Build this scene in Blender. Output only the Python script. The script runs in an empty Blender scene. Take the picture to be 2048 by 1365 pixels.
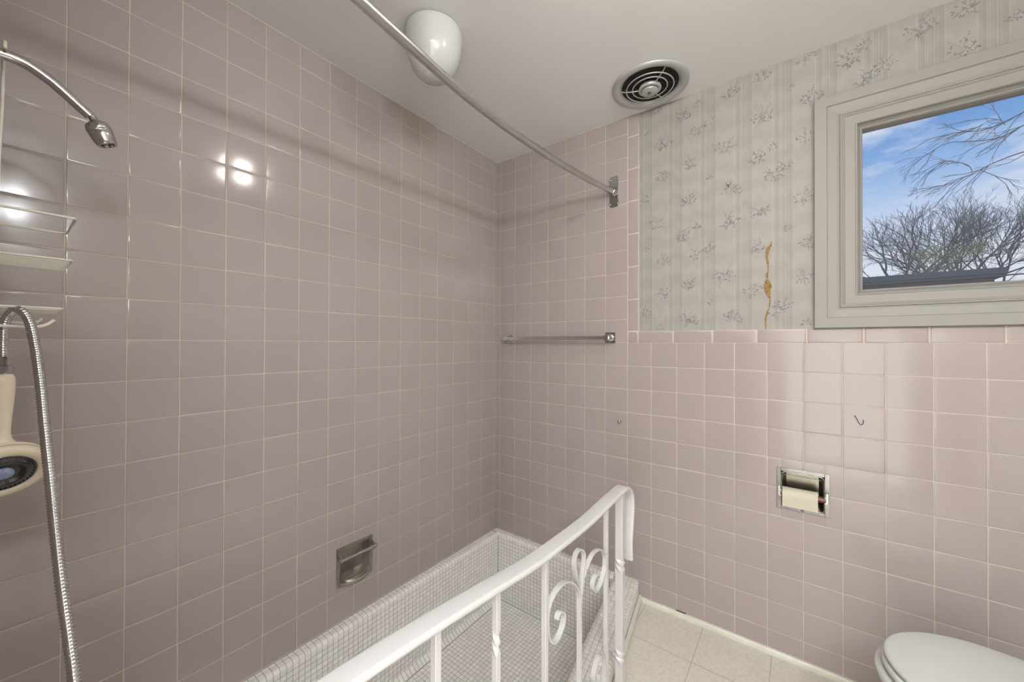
import bpy, bmesh, math, random
from math import sin, cos, pi, sqrt, atan2, radians
from mathutils import Vector as V, Matrix
random.seed(7)
SC = bpy.context.scene
COL = SC.collection

# ------------------------------------------------------------------ camera
F_PX, YAW, PITCH, ROLL = 766.25, -0.642796, 0.0061981, 0.0030311
CAM = V((1.43871, -1.77246, -0.00618))
def cam_axes():
    cy, sy, cp, sp = cos(YAW), sin(YAW), cos(PITCH), sin(PITCH)
    fw = V((sy*cp, cy*cp, sp)); rt = V((cy, -sy, 0)); up = rt.cross(fw)
    r = rt*cos(ROLL) + up*sin(ROLL); u = up*cos(ROLL) - rt*sin(ROLL)
    return r, u, fw
r_, u_, f_ = cam_axes()
cd = bpy.data.cameras.new('camera'); cam = bpy.data.objects.new('camera', cd); COL.objects.link(cam)
cam.matrix_world = Matrix(((r_.x, u_.x, -f_.x, CAM.x), (r_.y, u_.y, -f_.y, CAM.y), (r_.z, u_.z, -f_.z, CAM.z), (0, 0, 0, 1)))
cd.sensor_width = 36; cd.lens = F_PX/2048*36; cd.clip_start = 0.02; cd.clip_end = 300
SC.camera = cam
SC.view_settings.view_transform = 'Standard'; SC.view_settings.look = 'None'
SC.view_settings.gamma = 1; SC.view_settings.use_curve_mapping = False
SC.view_settings.exposure = 0.0

# ------------------------------------------------------------------ room numbers (metres; z = 0 at the wainscot's top grout line)
P = 0.1095                      # wall tile pitch
ZC, ZF, ZL, ZT = 1.066, -1.183, -1.098, -1.47    # ceiling, floor, tub ledge, tub floor
XR, YF, YS = 2.35, -2.60, -1.86                  # right wall, front wall, shower end wall
XP = 1.13                                        # end of the shower partition
WX0, WX1, WZ0, WZ1 = 1.4834, 2.285, 0.0515, 0.8719   # window casing outer edge
def cin(d): return 0.733 + 0.150*d               # curb inner / outer x at depth d = -y
def cout(d): return 0.848 + 0.157*d

# ------------------------------------------------------------------ sky
w = bpy.data.worlds.new('sky'); SC.world = w; w.use_nodes = True
nt = w.node_tree; nt.nodes.clear()
def N(t, kind, **kw):
    n = t.nodes.new(kind)
    for k, v in kw.items():
        if k.startswith('i_'): n.inputs[k[2:].replace('_', ' ')].default_value = v
        else: setattr(n, k, v)
    return n
tc = N(nt, 'ShaderNodeTexCoord'); sep = N(nt, 'ShaderNodeSeparateXYZ'); nt.links.new(tc.outputs['Generated'], sep.inputs[0])
rp = N(nt, 'ShaderNodeValToRGB'); nt.links.new(sep.outputs['Z'], rp.inputs[0])
e = rp.color_ramp.elements
e[0].position = 0.0; e[0].color = (.76, .80, .92, 1)
e[1].position = 0.65; e[1].color = (.035, .12, .42, 1)
for p_, c_ in ((.12, (.74, .79, .92, 1)), (.22, (.60, .68, .87, 1)), (.28, (.36, .52, .81, 1)), (.34, (.19, .38, .73, 1)), (.40, (.11, .27, .64, 1))):
    q = rp.color_ramp.elements.new(p_); q.color = c_
mp = N(nt, 'ShaderNodeMapping'); mp.inputs['Scale'].default_value = (3.0, 3.0, 8.5); mp.inputs['Rotation'].default_value = (0, .25, .3)
mp.inputs['Location'].default_value = (0.35, 0.1, 0.9)
nt.links.new(tc.outputs['Generated'], mp.inputs[0])
no = N(nt, 'ShaderNodeTexNoise'); no.inputs['Scale'].default_value = 1.3; no.inputs['Detail'].default_value = 7; no.inputs['Roughness'].default_value = .58
nt.links.new(mp.outputs[0], no.inputs['Vector'])
cr = N(nt, 'ShaderNodeValToRGB'); cr.color_ramp.elements[0].position = .47; cr.color_ramp.elements[1].position = .64
nt.links.new(no.outputs['Fac'], cr.inputs[0])
mx = N(nt, 'ShaderNodeMix', data_type='RGBA'); nt.links.new(cr.outputs[0], mx.inputs['Factor']); nt.links.new(rp.outputs[0], mx.inputs['A'])
mx.inputs['B'].default_value = (.78, .80, .88, 1)
bg = N(nt, 'ShaderNodeBackground'); bg.inputs['Strength'].default_value = 1.05; nt.links.new(mx.outputs['Result'], bg.inputs[0])
wo = N(nt, 'ShaderNodeOutputWorld'); nt.links.new(bg.outputs[0], wo.inputs[0])

# strength of the added doorway fill (the fixtures are built further down)
DOOR_FILL = 24.0

def lamp(name, kind, loc, energy, color, size, rot=None, size_y=None):
    l = bpy.data.lights.new(name, kind); l.energy = energy; l.color = color
    if kind == 'AREA':
        l.shape = 'RECTANGLE' if size_y else 'SQUARE'; l.size = size
        if size_y: l.size_y = size_y
    else: l.shadow_soft_size = size
    o = bpy.data.objects.new(name, l); COL.objects.link(o); o.location = loc
    if rot: o.rotation_euler = rot
    return o
# unseen area light added in the doorway behind the camera as frontal fill
lamp('doorway_fill', 'AREA', (1.75, YF-.12, -.12), DOOR_FILL, (1, .96, .89), .8, (radians(90), 0, 0), 2.05)

# ------------------------------------------------------------------ materials
MATS = {}
def bsdf(name, col, rough=.5, metal=0, spec=.5, coat=0, noise=None, bump=None, island=0, emit=None, extra=None, aniso=0):
    if name in MATS: return MATS[name]
    m = bpy.data.materials.new(name); m.use_nodes = True; t = m.node_tree; b = t.nodes['Principled BSDF']
    b.inputs['Base Color'].default_value = (*col, 1); b.inputs['Roughness'].default_value = rough
    b.inputs['Metallic'].default_value = metal; b.inputs['Specular IOR Level'].default_value = spec
    b.inputs['Coat Weight'].default_value = coat; b.inputs['Coat Roughness'].default_value = .04
    src = None
    geo = N(t, 'ShaderNodeNewGeometry'); co = N(t, 'ShaderNodeTexCoord')
    if noise or island:
        rgb = N(t, 'ShaderNodeRGB'); rgb.outputs[0].default_value = (*col, 1); src = rgb.outputs[0]
        if noise:
            sc, amt, col2 = noise
            n = N(t, 'ShaderNodeTexNoise'); n.inputs['Scale'].default_value = sc; n.inputs['Detail'].default_value = 6
            t.links.new(co.outputs['Object'], n.inputs['Vector'])
            r = N(t, 'ShaderNodeMapRange'); r.inputs['From Min'].default_value = .35; r.inputs['From Max'].default_value = .7
            r.inputs['To Max'].default_value = amt; t.links.new(n.outputs['Fac'], r.inputs['Value'])
            x = N(t, 'ShaderNodeMix', data_type='RGBA'); t.links.new(r.outputs[0], x.inputs['Factor'])
            t.links.new(src, x.inputs['A']); x.inputs['B'].default_value = (*col2, 1); src = x.outputs['Result']
        if island:
            r = N(t, 'ShaderNodeMapRange'); t.links.new(geo.outputs['Random Per Island'], r.inputs['Value'])
            r.inputs['To Min'].default_value = 1-island; r.inputs['To Max'].default_value = 1+island
            x = N(t, 'ShaderNodeHueSaturation'); t.links.new(src, x.inputs['Color']); t.links.new(r.outputs[0], x.inputs['Value']); src = x.outputs[0]
        t.links.new(src, b.inputs['Base Color'])
    if bump:
        sc, st = bump
        n = N(t, 'ShaderNodeTexNoise'); n.inputs['Scale'].default_value = sc; n.inputs['Detail'].default_value = 3
        t.links.new(co.outputs['Object'], n.inputs['Vector'])
        bp = N(t, 'ShaderNodeBump'); bp.inputs['Strength'].default_value = st; bp.inputs['Distance'].default_value = .002
        t.links.new(n.outputs['Fac'], bp.inputs['Height']); t.links.new(bp.outputs[0], b.inputs['Normal'])
        if coat: t.links.new(bp.outputs[0], b.inputs['Coat Normal'])
    if emit:
        b.inputs['Emission Color'].default_value = (*emit[0], 1); b.inputs['Emission Strength'].default_value = emit[1]
    MATS[name] = m
    return m
TILE = bsdf('lilac_pink_glazed_tile', (.362, .307, .300), .13, spec=.42, island=.022, noise=(2.2, .45, (.365, .312, .292)), bump=(9, .06))
GROUT = bsdf('cream_grout', (.53, .475, .375), .85, noise=(30, .4, (.47, .42, .33)))
MOSAIC = bsdf('pale_grey_mosaic', (.80, .78, .74), .35, island=.06, noise=(60, .3, (.73, .71, .67)))
MGROUT = bsdf('grey_mosaic_grout', (.42, .395, .365), .9, noise=(25, .6, (.33, .30, .27)))
PAPER = None
CEIL = bsdf('ceiling_paint', (.76, .76, .75), .8, noise=(3, .25, (.74, .74, .735)), bump=(60, .05))
PAINT = bsdf('cream_wall_paint', (.70, .67, .60), .7, bump=(80, .05))
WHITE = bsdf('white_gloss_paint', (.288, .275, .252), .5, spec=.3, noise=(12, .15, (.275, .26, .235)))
RAILW = bsdf('white_enamel_iron', (.55, .54, .53), .28, coat=.3, noise=(14, .12, (.54, .53, .51)), bump=(70, .16))
TRIMW = bsdf('scuffed_white_trim_paint', (.66, .65, .57), .4, noise=(18, .5, (.52, .50, .42)), bump=(40, .2))
CHROME = bsdf('chrome', (.62, .62, .63), .12, metal=1, noise=(25, .35, (.42, .41, .40)))
ALU = bsdf('brushed_aluminium_tube', (.60, .59, .57), .30, metal=1, noise=(18, .35, (.45, .44, .42)))
STEEL = bsdf('tarnished_steel', (.58, .56, .52), .3, metal=1, noise=(22, .7, (.38, .36, .31)), bump=(40, .08))
DARKM = bsdf('dark_recess_metal', (.16, .15, .13), .25, metal=1)
VENTM = bsdf('grey_enamelled_steel', (.50, .50, .49), .33, metal=.35, noise=(12, .4, (.42, .42, .41)))
BLACK = bsdf('mottled_black', (.012, .011, .01), .9, noise=(40, .3, (.05, .045, .035)))
BLACKP = bsdf('black_glossy_plastic', (.012, .012, .014), .15, coat=.5)
IVORY = bsdf('ivory_plastic', (.70, .60, .45), .3, coat=.3, bump=(20, .05))
WIRE = bsdf('white_coated_wire', (.68, .65, .56), .4, noise=(30, .4, (.58, .50, .40)))
GLOBE = bsdf('opal_glass', (.52, .52, .50), .12, coat=.5)
BULB = bsdf('lit_ceiling_glass', (.9, .85, .7), .4, emit=((1, .95, .86), 95.0))
BULB2 = bsdf('lit_vanity_bulb', (.9, .85, .6), .4, emit=((.88, .93, 1), 92.0))
PORC = bsdf('white_porcelain', (.53, .53, .515), .12, coat=.5)
SEATP = bsdf('white_seat_plastic', (.53, .535, .515), .25, coat=.2)
RUST = bsdf('rust_stain', (.16, .07, .02), .8)
TORN = bsdf('torn_brown_backing_paper', (.20, .105, .03), .9, noise=(160, .9, (.33, .22, .09)), bump=(150, .6))
TORN2 = bsdf('torn_paper_edge', (.50, .40, .24), .9)
ROLLP = bsdf('cream_paper_roll', (.56, .52, .41), .85, bump=(120, .1))
BROWNP = bsdf('brown_plastic_roller', (.13, .055, .025), .35)
MIRROR = bsdf('mirror_silver', (.8, .8, .8), .03, metal=1)
BLUEG = bsdf('blue_logo_disc', (.15, .22, .42), .3, noise=(200, .7, (.5, .52, .56)))
BARK = bsdf('grey_brown_bark', (.15, .152, .17), .9, noise=(4, .5, (.20, .20, .21)))
LEAF = bsdf('yellow_green_leaf', (.43, .43, .20), .8, island=.35)
FASCIA = bsdf('dark_roof_fascia', (.10, .11, .135), .6)
SIDING = bsdf('brown_purple_siding', (.155, .115, .125), .7, noise=(3, .4, (.12, .09, .10)))
LAWN = bsdf('dull_lawn', (.10, .12, .06), .9, noise=(2, .6, (.15, .15, .08)))
SPECK = bsdf('dark_mould_speck', (.05, .03, .015), .9)
FL = [bsdf('flora_'+n, c, .7) for n, c in (('light', (.375, .355, .34)), ('pink', (.29, .245, .235)), ('mauve', (.235, .21, .208)), ('grey', (.185, .178, .178)), ('blue', (.205, .212, .212)), ('green', (.19, .186, .165)), ('brown', (.19, .165, .142)))]

def paper_material():
    m = bpy.data.materials.new('striped_moire_wallpaper'); m.use_nodes = True; t = m.node_tree; b = t.nodes['Principled BSDF']
    b.inputs['Roughness'].default_value = .62; b.inputs['Specular IOR Level'].default_value = .3
    co = N(t, 'ShaderNodeTexCoord'); s = N(t, 'ShaderNodeSeparateXYZ'); t.links.new(co.outputs['Object'], s.inputs[0])
    def math(op, a, b_=None, c=None):
        n = N(t, 'ShaderNodeMath', operation=op)
        for i, q in enumerate((a, b_, c)):
            if q is None: continue
            if isinstance(q, (int, float)): n.inputs[i].default_value = q
            else: t.links.new(q, n.inputs[i])
        return n.outputs[0]
    # repeat of the stripes is 0.1255 m
    u = math('SUBTRACT', s.outputs['X'], 0.8477); u = math('DIVIDE', u, 0.1285); fr = math('FRACT', u)
    ramp = N(t, 'ShaderNodeValToRGB'); ramp.color_ramp.interpolation = 'CONSTANT'; t.links.new(fr, ramp.inputs[0])
    base = (.335, .315, .290); dk = (.300, .282, .262); lt = (.358, .346, .323); md = (.318, .301, .279)
    seq = [(0, md), (.06, dk), (.13, lt), (.145, dk), (.165, lt), (.18, md), (.25, dk), (.28, lt), (.295, dk), (.33, md), (.36, dk), (.46, lt), (.475, base), (.97, lt)]
    el = ramp.color_ramp.elements
    el[0].position = 0; el[0].color = (*md, 1); el[1].position = seq[1][0]; el[1].color = (*seq[1][1], 1)
    for p_, c_ in seq[2:]:
        q = el.new(p_); q.color = (*c_, 1)
    # moire grain
    mp_ = N(t, 'ShaderNodeMapping'); mp_.inputs['Scale'].default_value = (22, 22, 3.2); t.links.new(co.outputs['Object'], mp_.inputs[0])
    wv = N(t, 'ShaderNodeTexWave', wave_type='RINGS'); wv.inputs['Scale'].default_value = 1.1; wv.inputs['Distortion'].default_value = 5; wv.inputs['Detail'].default_value = 2
    t.links.new(mp_.outputs[0], wv.inputs['Vector'])
    x = N(t, 'ShaderNodeMix', data_type='RGBA', blend_type='MULTIPLY'); t.links.new(ramp.outputs[0], x.inputs['A'])
    r = N(t, 'ShaderNodeMapRange'); r.inputs['To Min'].default_value = .955; r.inputs['To Max'].default_value = 1.03; t.links.new(wv.outputs['Fac'], r.inputs['Value'])
    cc = N(t, 'ShaderNodeCombineColor'); [t.links.new(r.outputs[0], cc.inputs[i]) for i in range(3)]
    x.inputs['Factor'].default_value = 1; t.links.new(cc.outputs[0], x.inputs['B']); t.links.new(x.outputs['Result'], b.inputs['Base Color'])
    bp = N(t, 'ShaderNodeBump'); bp.inputs['Strength'].default_value = .12; bp.inputs['Distance'].default_value = .001
    t.links.new(wv.outputs['Fac'], bp.inputs['Height']); t.links.new(bp.outputs[0], b.inputs['Normal'])
    return m
PAPER = paper_material()

def floor_material():
    m = bpy.data.materials.new('speckled_vinyl_floor'); m.use_nodes = True; t = m.node_tree; b = t.nodes['Principled BSDF']
    b.inputs['Roughness'].default_value = .45
    co = N(t, 'ShaderNodeTexCoord')
    n1 = N(t, 'ShaderNodeTexNoise'); n1.inputs['Scale'].default_value = 330; n1.inputs['Detail'].default_value = 2; t.links.new(co.outputs['Object'], n1.inputs['Vector'])
    n2 = N(t, 'ShaderNodeTexNoise'); n2.inputs['Scale'].default_value = 75; n2.inputs['Detail'].default_value = 4; t.links.new(co.outputs['Object'], n2.inputs['Vector'])
    r1 = N(t, 'ShaderNodeValToRGB'); r1.color_ramp.elements[0].position = .36; r1.color_ramp.elements[0].color = (.54, .50, .43, 1)
    r1.color_ramp.elements[1].position = .47; r1.color_ramp.elements[1].color = (.64, .60, .53, 1); t.links.new(n1.outputs['Fac'], r1.inputs[0])
    r2 = N(t, 'ShaderNodeMapRange'); r2.inputs['From Min'].default_value = .3; r2.inputs['From Max'].default_value = .7; r2.inputs['To Min'].default_value = .93; r2.inputs['To Max'].default_value = 1.05
    t.links.new(n2.outputs['Fac'], r2.inputs['Value'])
    hs = N(t, 'ShaderNodeHueSaturation'); t.links.new(r1.outputs[0], hs.inputs['Color']); t.links.new(r2.outputs[0], hs.inputs['Value'])
    # joints every .235 m
    s = N(t, 'ShaderNodeSeparateXYZ'); t.links.new(co.outputs['Object'], s.inputs[0])
    outs = []
    for ax, off in (('X', 1.1195), ('Y', -.235)):
        a = N(t, 'ShaderNodeMath', operation='ADD'); a.inputs[1].default_value = -off + .1175 + .235*20; t.links.new(s.outputs[ax], a.inputs[0])
        d = N(t, 'ShaderNodeMath', operation='MODULO'); d.inputs[1].default_value = .235; t.links.new(a.outputs[0], d.inputs[0])
        e_ = N(t, 'ShaderNodeMath', operation='SUBTRACT'); e_.inputs[1].default_value = .1175; t.links.new(d.outputs[0], e_.inputs[0])
        f = N(t, 'ShaderNodeMath', operation='ABSOLUTE'); t.links.new(e_.outputs[0], f.inputs[0])
        g = N(t, 'ShaderNodeMath', operation='LESS_THAN'); g.inputs[1].default_value = .0013; t.links.new(f.outputs[0], g.inputs[0]); outs.append(g.outputs[0])
    mxx = N(t, 'ShaderNodeMath', operation='MAXIMUM'); t.links.new(outs[0], mxx.inputs[0]); t.links.new(outs[1], mxx.inputs[1])
    x = N(t, 'ShaderNodeMix', data_type='RGBA'); ml = N(t, 'ShaderNodeMath', operation='MULTIPLY'); ml.inputs[1].default_value = .7; t.links.new(mxx.outputs[0], ml.inputs[0])
    t.links.new(ml.outputs[0], x.inputs['Factor']); t.links.new(hs.outputs[0], x.inputs['A']); x.inputs['B'].default_value = (.28, .25, .21, 1)
    t.links.new(x.outputs['Result'], b.inputs['Base Color'])
    return m
FLOORM = floor_material()

def pane_material():
    m = bpy.data.materials.new('slightly_hazy_window_glass'); m.use_nodes = True; t = m.node_tree; t.nodes.clear()
    tr = N(t, 'ShaderNodeBsdfTransparent'); tr.inputs[0].default_value = (.93, .95, .96, 1)
    gl = N(t, 'ShaderNodeBsdfGlossy'); gl.inputs['Roughness'].default_value = .03; df = N(t, 'ShaderNodeBsdfDiffuse'); df.inputs[0].default_value = (.8, .8, .82, 1)
    fr = N(t, 'ShaderNodeFresnel'); fr.inputs[0].default_value = 1.035
    a = N(t, 'ShaderNodeMixShader'); t.links.new(fr.outputs[0], a.inputs[0]); t.links.new(tr.outputs[0], a.inputs[1]); t.links.new(gl.outputs[0], a.inputs[2])
    c = N(t, 'ShaderNodeMixShader'); c.inputs[0].default_value = .035; t.links.new(a.outputs[0], c.inputs[1]); t.links.new(df.outputs[0], c.inputs[2])
    o = N(t, 'ShaderNodeOutputMaterial'); t.links.new(c.outputs[0], o.inputs[0]); return m
PANE = pane_material()

# ------------------------------------------------------------------ mesh helpers
class MB:
    def __init__(s): s.v = []; s.f = []; s.m = []; s.s = []
    def add(s, vs, fs, mi=0, smooth=True):
        o = len(s.v); s.v += [tuple(q) for q in vs]
        for f in fs: s.f.append([i+o for i in f]); s.m.append(mi); s.s.append(smooth)
    def build(s, name, mats, parent=None, loc=None):
        if not isinstance(mats, (list, tuple)): mats = [mats]
        me = bpy.data.meshes.new(name)
        vs = s.v
        off = V((0, 0, 0))
        q = parent
        while q is not None: off = off + q.location; q = q.parent
        if loc is not None: off = V(loc)
        if off.length: vs = [(a-off.x, b-off.y, c-off.z) for a, b, c in vs]
        me.from_pydata(vs, [], s.f); me.polygons.foreach_set('material_index', s.m); me.polygons.foreach_set('use_smooth', s.s)
        for m in mats: me.materials.append(m)
        me.update(); o = bpy.data.objects.new(name, me); COL.objects.link(o)
        if parent is not None: o.parent = parent
        elif loc is not None: o.location = loc
        return o
    def box(s, a, b, mi=0, bev=0):
        a = V(a); b = V(b)
        lo = V((min(a.x, b.x), min(a.y, b.y), min(a.z, b.z))); hi = V((max(a.x, b.x), max(a.y, b.y), max(a.z, b.z)))
        bm = bmesh.new(); bmesh.ops.create_cube(bm, size=1)
        for q in bm.verts: q.co = V([lo[i] + (q.co[i]+.5)*(hi[i]-lo[i]) for i in range(3)])
        if bev: bmesh.ops.bevel(bm, geom=bm.edges[:], offset=bev, segments=3, profile=.5, affect='EDGES')
        bm.verts.index_update()
        s.add([q.co for q in bm.verts], [[q.index for q in f.verts] for f in bm.faces], mi, False); bm.free()
    def prism(s, pts, direction, mi=0, smooth=False):
        n = len(pts); pts = [V(p) for p in pts]; d = V(direction)
        vs = pts + [p+d for p in pts]
        s.add(vs, [list(range(n))[::-1], [i+n for i in range(n)]], mi, False)
        s.add(vs, [[i, (i+1) % n, (i+1) % n+n, i+n] for i in range(n)], mi, smooth)
    def tube(s, pts, r, n=12, mi=0, cap=True, smooth=True):
        pts = [V(p) for p in pts]; L = len(pts); R = r if isinstance(r, (list, tuple)) else [r]*L
        T = [(pts[min(i+1, L-1)]-pts[max(i-1, 0)]).normalized() for i in range(L)]
        a = V((0, 0, 1)) if abs(T[0].z) < .9 else V((1, 0, 0)); X = T[0].cross(a).normalized()
        vs = []
        for i in range(L):
            if i: X = (X - T[i]*X.dot(T[i])).normalized()
            Y = T[i].cross(X)
            for k in range(n):
                t = 2*pi*k/n; vs.append(pts[i] + (X*cos(t)+Y*sin(t))*R[i])
        fs = [[i*n+k, i*n+(k+1) % n, (i+1)*n+(k+1) % n, (i+1)*n+k] for i in range(L-1) for k in range(n)]
        s.add(vs, fs, mi, smooth)
        if cap: s.add(vs[:n], [list(range(n))[::-1]], mi, False); s.add(vs[-n:], [list(range(n))], mi, False)
    def sweep(s, pts, sec, side, mi=0, smooth=True, closed_sec=True, twist=None):
        """section points (a along side, b along normal = tangent x side)"""
        pts = [V(p) for p in pts]; L = len(pts); side = V(side).normalized(); n = len(sec); vs = []
        for i in range(L):
            T = (pts[min(i+1, L-1)]-pts[max(i-1, 0)]).normalized(); B = side.cross(T).normalized(); A = side
            if twist:
                t = twist[i]; A, B = side*cos(t)+B*sin(t), B*cos(t)-side*sin(t)
            for a, b in sec: vs.append(pts[i]+A*a+B*b)
        s.add(vs, [[i*n+k, i*n+(k+1) % n, (i+1)*n+(k+1) % n, (i+1)*n+k] for i in range(L-1) for k in range(n)], mi, smooth)
        s.add(vs[:n], [list(range(n))[::-1]], mi, False); s.add(vs[-n:], [list(range(n))], mi, False)
    def lathe(s, prof, c, axis=(0, 0, 1), n=48, mi=0, smooth=True, capends=True):
        """prof: (radius, height along axis)"""
        ax = V(axis).normalized(); a = V((1, 0, 0)) if abs(ax.x) < .9 else V((0, 1, 0)); X = ax.cross(a).normalized(); Y = ax.cross(X); c = V(c); vs = []
        for r, h in prof:
            for k in range(n):
                t = 2*pi*k/n; vs.append(c+ax*h+(X*cos(t)+Y*sin(t))*r)
        s.add(vs, [[i*n+k, i*n+(k+1) % n, (i+1)*n+(k+1) % n, (i+1)*n+k] for i in range(len(prof)-1) for k in range(n)], mi, smooth)
        if capends:
            if prof[0][0] > 1e-5: s.add(vs[:n], [list(range(n))[::-1]], mi, False)
            if prof[-1][0] > 1e-5: s.add(vs[-n:], [list(range(n))], mi, False)
    def tile(s, O, U, W, Nn, u0, u1, v0, v1, h, mi=0, tilt=.00012, rings=((0, 0), (.0003, .88), (.0016, .975), (.0040, 1.0))):
        """one glazed tile with softly rounded edges"""
        O = V(O); U = V(U); W = V(W); Nn = V(Nn); vs = []
        if u1-u0 < .009 or v1-v0 < .009: rings = ((0, 0), (.0004, .8), (.001, 1.0))
        tl = [random.uniform(-tilt, tilt) for _ in range(3)]
        cu, cv = (u0+u1)/2, (v0+v1)/2
        for i_, (ins, hh) in enumerate(rings):
            for a, b in ((u0+ins, v0+ins), (u1-ins, v0+ins), (u1-ins, v1-ins), (u0+ins, v1-ins)):
                ex = (tl[0] + tl[1]*(a-cu)/.05 + tl[2]*(b-cv)/.05) if i_ else 0
                vs.append(O + U*a + W*b + Nn*(hh*h+ex))
        k = len(rings)
        fs = [[i*4+j, i*4+(j+1) % 4, (i+1)*4+(j+1) % 4, (i+1)*4+j] for i in range(k-1) for j in range(4)] + [[(k-1)*4+j for j in range(4)]]
        if U.cross(W).dot(Nn) < 0: fs = [f[::-1] for f in fs]
        s.add(vs, fs, mi, True)
    def quad(s, a, b, c, d, mi=0): s.add([a, b, c, d], [[0, 1, 2, 3]], mi, False)

def sub_rect(rects, hole):
    out = []
    hx0, hx1, hz0, hz1 = hole
    for a, b, c, d in rects:
        if b <= hx0 or a >= hx1 or d <= hz0 or c >= hz1: out.append((a, b, c, d)); continue
        if a < hx0: out.append((a, hx0, c, d))
        if b > hx1: out.append((hx1, b, c, d))
        m0, m1 = max(a, hx0), min(b, hx1)
        if c < hz0: out.append((m0, m1, c, hz0))
        if d > hz1: out.append((m0, m1, hz1, d))
    return out
def grid_tiles(mb, O, U, W, Nn, us, vs_, holes=(), g=.00065, h=.005, mi=1):
    for i in range(len(us)-1):
        for j in range(len(vs_)-1):
            rs = [(us[i]+g, us[i+1]-g, vs_[j]+g, vs_[j+1]-g)]
            for ho in holes: rs = sub_rect(rs, ho)
            for r in rs:
                if r[1]-r[0] > .004 and r[3]-r[2] > .004: mb.tile(O, U, W, Nn, *r, h, mi)
def backing(mb, O, U, W, rect, holes=(), mi=0):
    rs = [rect]
    for ho in holes: rs = sub_rect(rs, ho)
    O = V(O); U = V(U); W = V(W)
    for a, b, c, d in rs: mb.quad(O+U*a+W*c, O+U*b+W*c, O+U*b+W*d, O+U*a+W*d, mi)

def tag(o, label=None, cat=None, group=None, kind=None):
    if label: o['label'] = label
    if cat: o['category'] = cat
    if group: o['group'] = group
    if kind: o['kind'] = kind
    return o
def thing(name, label, cat, loc, group=None):
    o = bpy.data.objects.new(name, None); COL.objects.link(o); o.location = loc; o.empty_display_size = .02
    return tag(o, label, cat, group)
def smooth_path(pts, k=6):
    pts = [V(p) for p in pts]; out = []
    for i in range(len(pts)-1):
        p0 = pts[max(i-1, 0)]; p1 = pts[i]; p2 = pts[i+1]; p3 = pts[min(i+2, len(pts)-1)]
        for j in range(k):
            t = j/k; out.append(.5*((2*p1)+(p2-p0)*t+(2*p0-5*p1+4*p2-p3)*t*t+(3*p1-p0-3*p2+p3)*t**3))
    out.append(pts[-1]); return out
def circ(r, n=12): return [(r*cos(2*pi*k/n), r*sin(2*pi*k/n)) for k in range(n)]
def rrect(w_, h_, r, n=4):
    out = []
    for cx, cy, a in ((w_/2-r, h_/2-r, 0), (-w_/2+r, h_/2-r, pi/2), (-w_/2+r, -h_/2+r, pi), (w_/2-r, -h_/2+r, 3*pi/2)):
        for k in range(n+1): t = a+pi/2*k/n; out.append((cx+r*cos(t), cy+r*sin(t)))
    return out

# ------------------------------------------------------------------ setting: walls
rows = [ZL-.004] + [k*P for k in range(-10, 10)] + [ZC]
rows_full = [ZF+.0, -11*P+P*.22] + [k*P for k in range(-10, 10)] + [ZC]
T = .0052
# soap dish and paper holder recesses
SD = (-.978, -.842, -.950, -.818)         # y0,y1,z0,z1
TP = (1.384, 1.512, -.611, -.482)         # x0,x1,z0,z1
# left wall (plane x = 0, room on +x)
mb = MB()
us = [0.0] + [(.3429+m*P/P)*P for m in range(0, 17)]
us = [u for u in us if u < 1.85] + [1.86]
lh = (-SD[1], -SD[0], SD[2], SD[3])       # in u = -y
backing(mb, (T-.0008, 0, 0), (0, -1, 0), (0, 0, 1), (0, 2.6, ZT-.05, ZC), [lh])
grid_tiles(mb, (0, 0, 0), (0, -1, 0), (0, 0, 1), (1, 0, 0), us, rows, [lh])
wl = mb.build('wall_left', [GROUT, TILE]); tag(wl, kind='structure')
# back wall (plane y = 0, room on -y): recess and window opening left open
mb = MB()
wh = (WX0+.02, WX1-.02, WZ0+.02, WZ1-.02)
Ux, Wz, Ny = (1, 0, 0), (0, 0, 1), (0, -1, 0)
backing(mb, (0, -T+.0008, 0), Ux, Wz, (0, .8465, ZT-.05, ZC), [TP, wh])
backing(mb, (0, -T+.0008, 0), Ux, Wz, (.8465, XR, ZT-.05, .0505), [TP, wh])
mb.box((.84, -T+.0009, .045), (XR, -.0005, .0508)); mb.box((.842, -T+.0009, .05), (.8468, -.0005, ZC))
xs0 = [0, .02715] + [.02715+n*P for n in range(1, 8)]
grid_tiles(mb, (0, 0, 0), Ux, Wz, Ny, xs0, rows)
xs1 = [.02715+n*P for n in range(7, 21)] + [XR]
low = [r for r in [ZF+.001, -10*P] + [k*P for k in range(-9, 1)]]
grid_tiles(mb, (0, 0, 0), Ux, Wz, Ny, xs1, low, [TP])
# bullnose cap course and upright bullnose strip
def bullnose(mb, a, b, c, d, horiz):
    s = T
    mb.tile((0, 0, 0), Ux, Wz, Ny, a, b, c, d, T+.0006, 1, tilt=.0001, rings=((0, 0), (.0008, .6), (.003, .9), (.007, 1.0)))
for i in range(-1, 11):
    a = .8437+.1545*i
    bullnose(mb, max(a, .7947)+.0005, min(a+.1545, XR)-.0005, -.0030+.0006, .0515, True)
zz = .0525
for zt in (.2012, .3545, .5083, .6620, .8130, .966, ZC):
    bullnose(mb, .7943, .8470, zz+.0006, zt-.0006, False); zz = zt
wb = mb.build('wall_back', [GROUT, TILE]); tag(wb, kind='structure')
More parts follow.
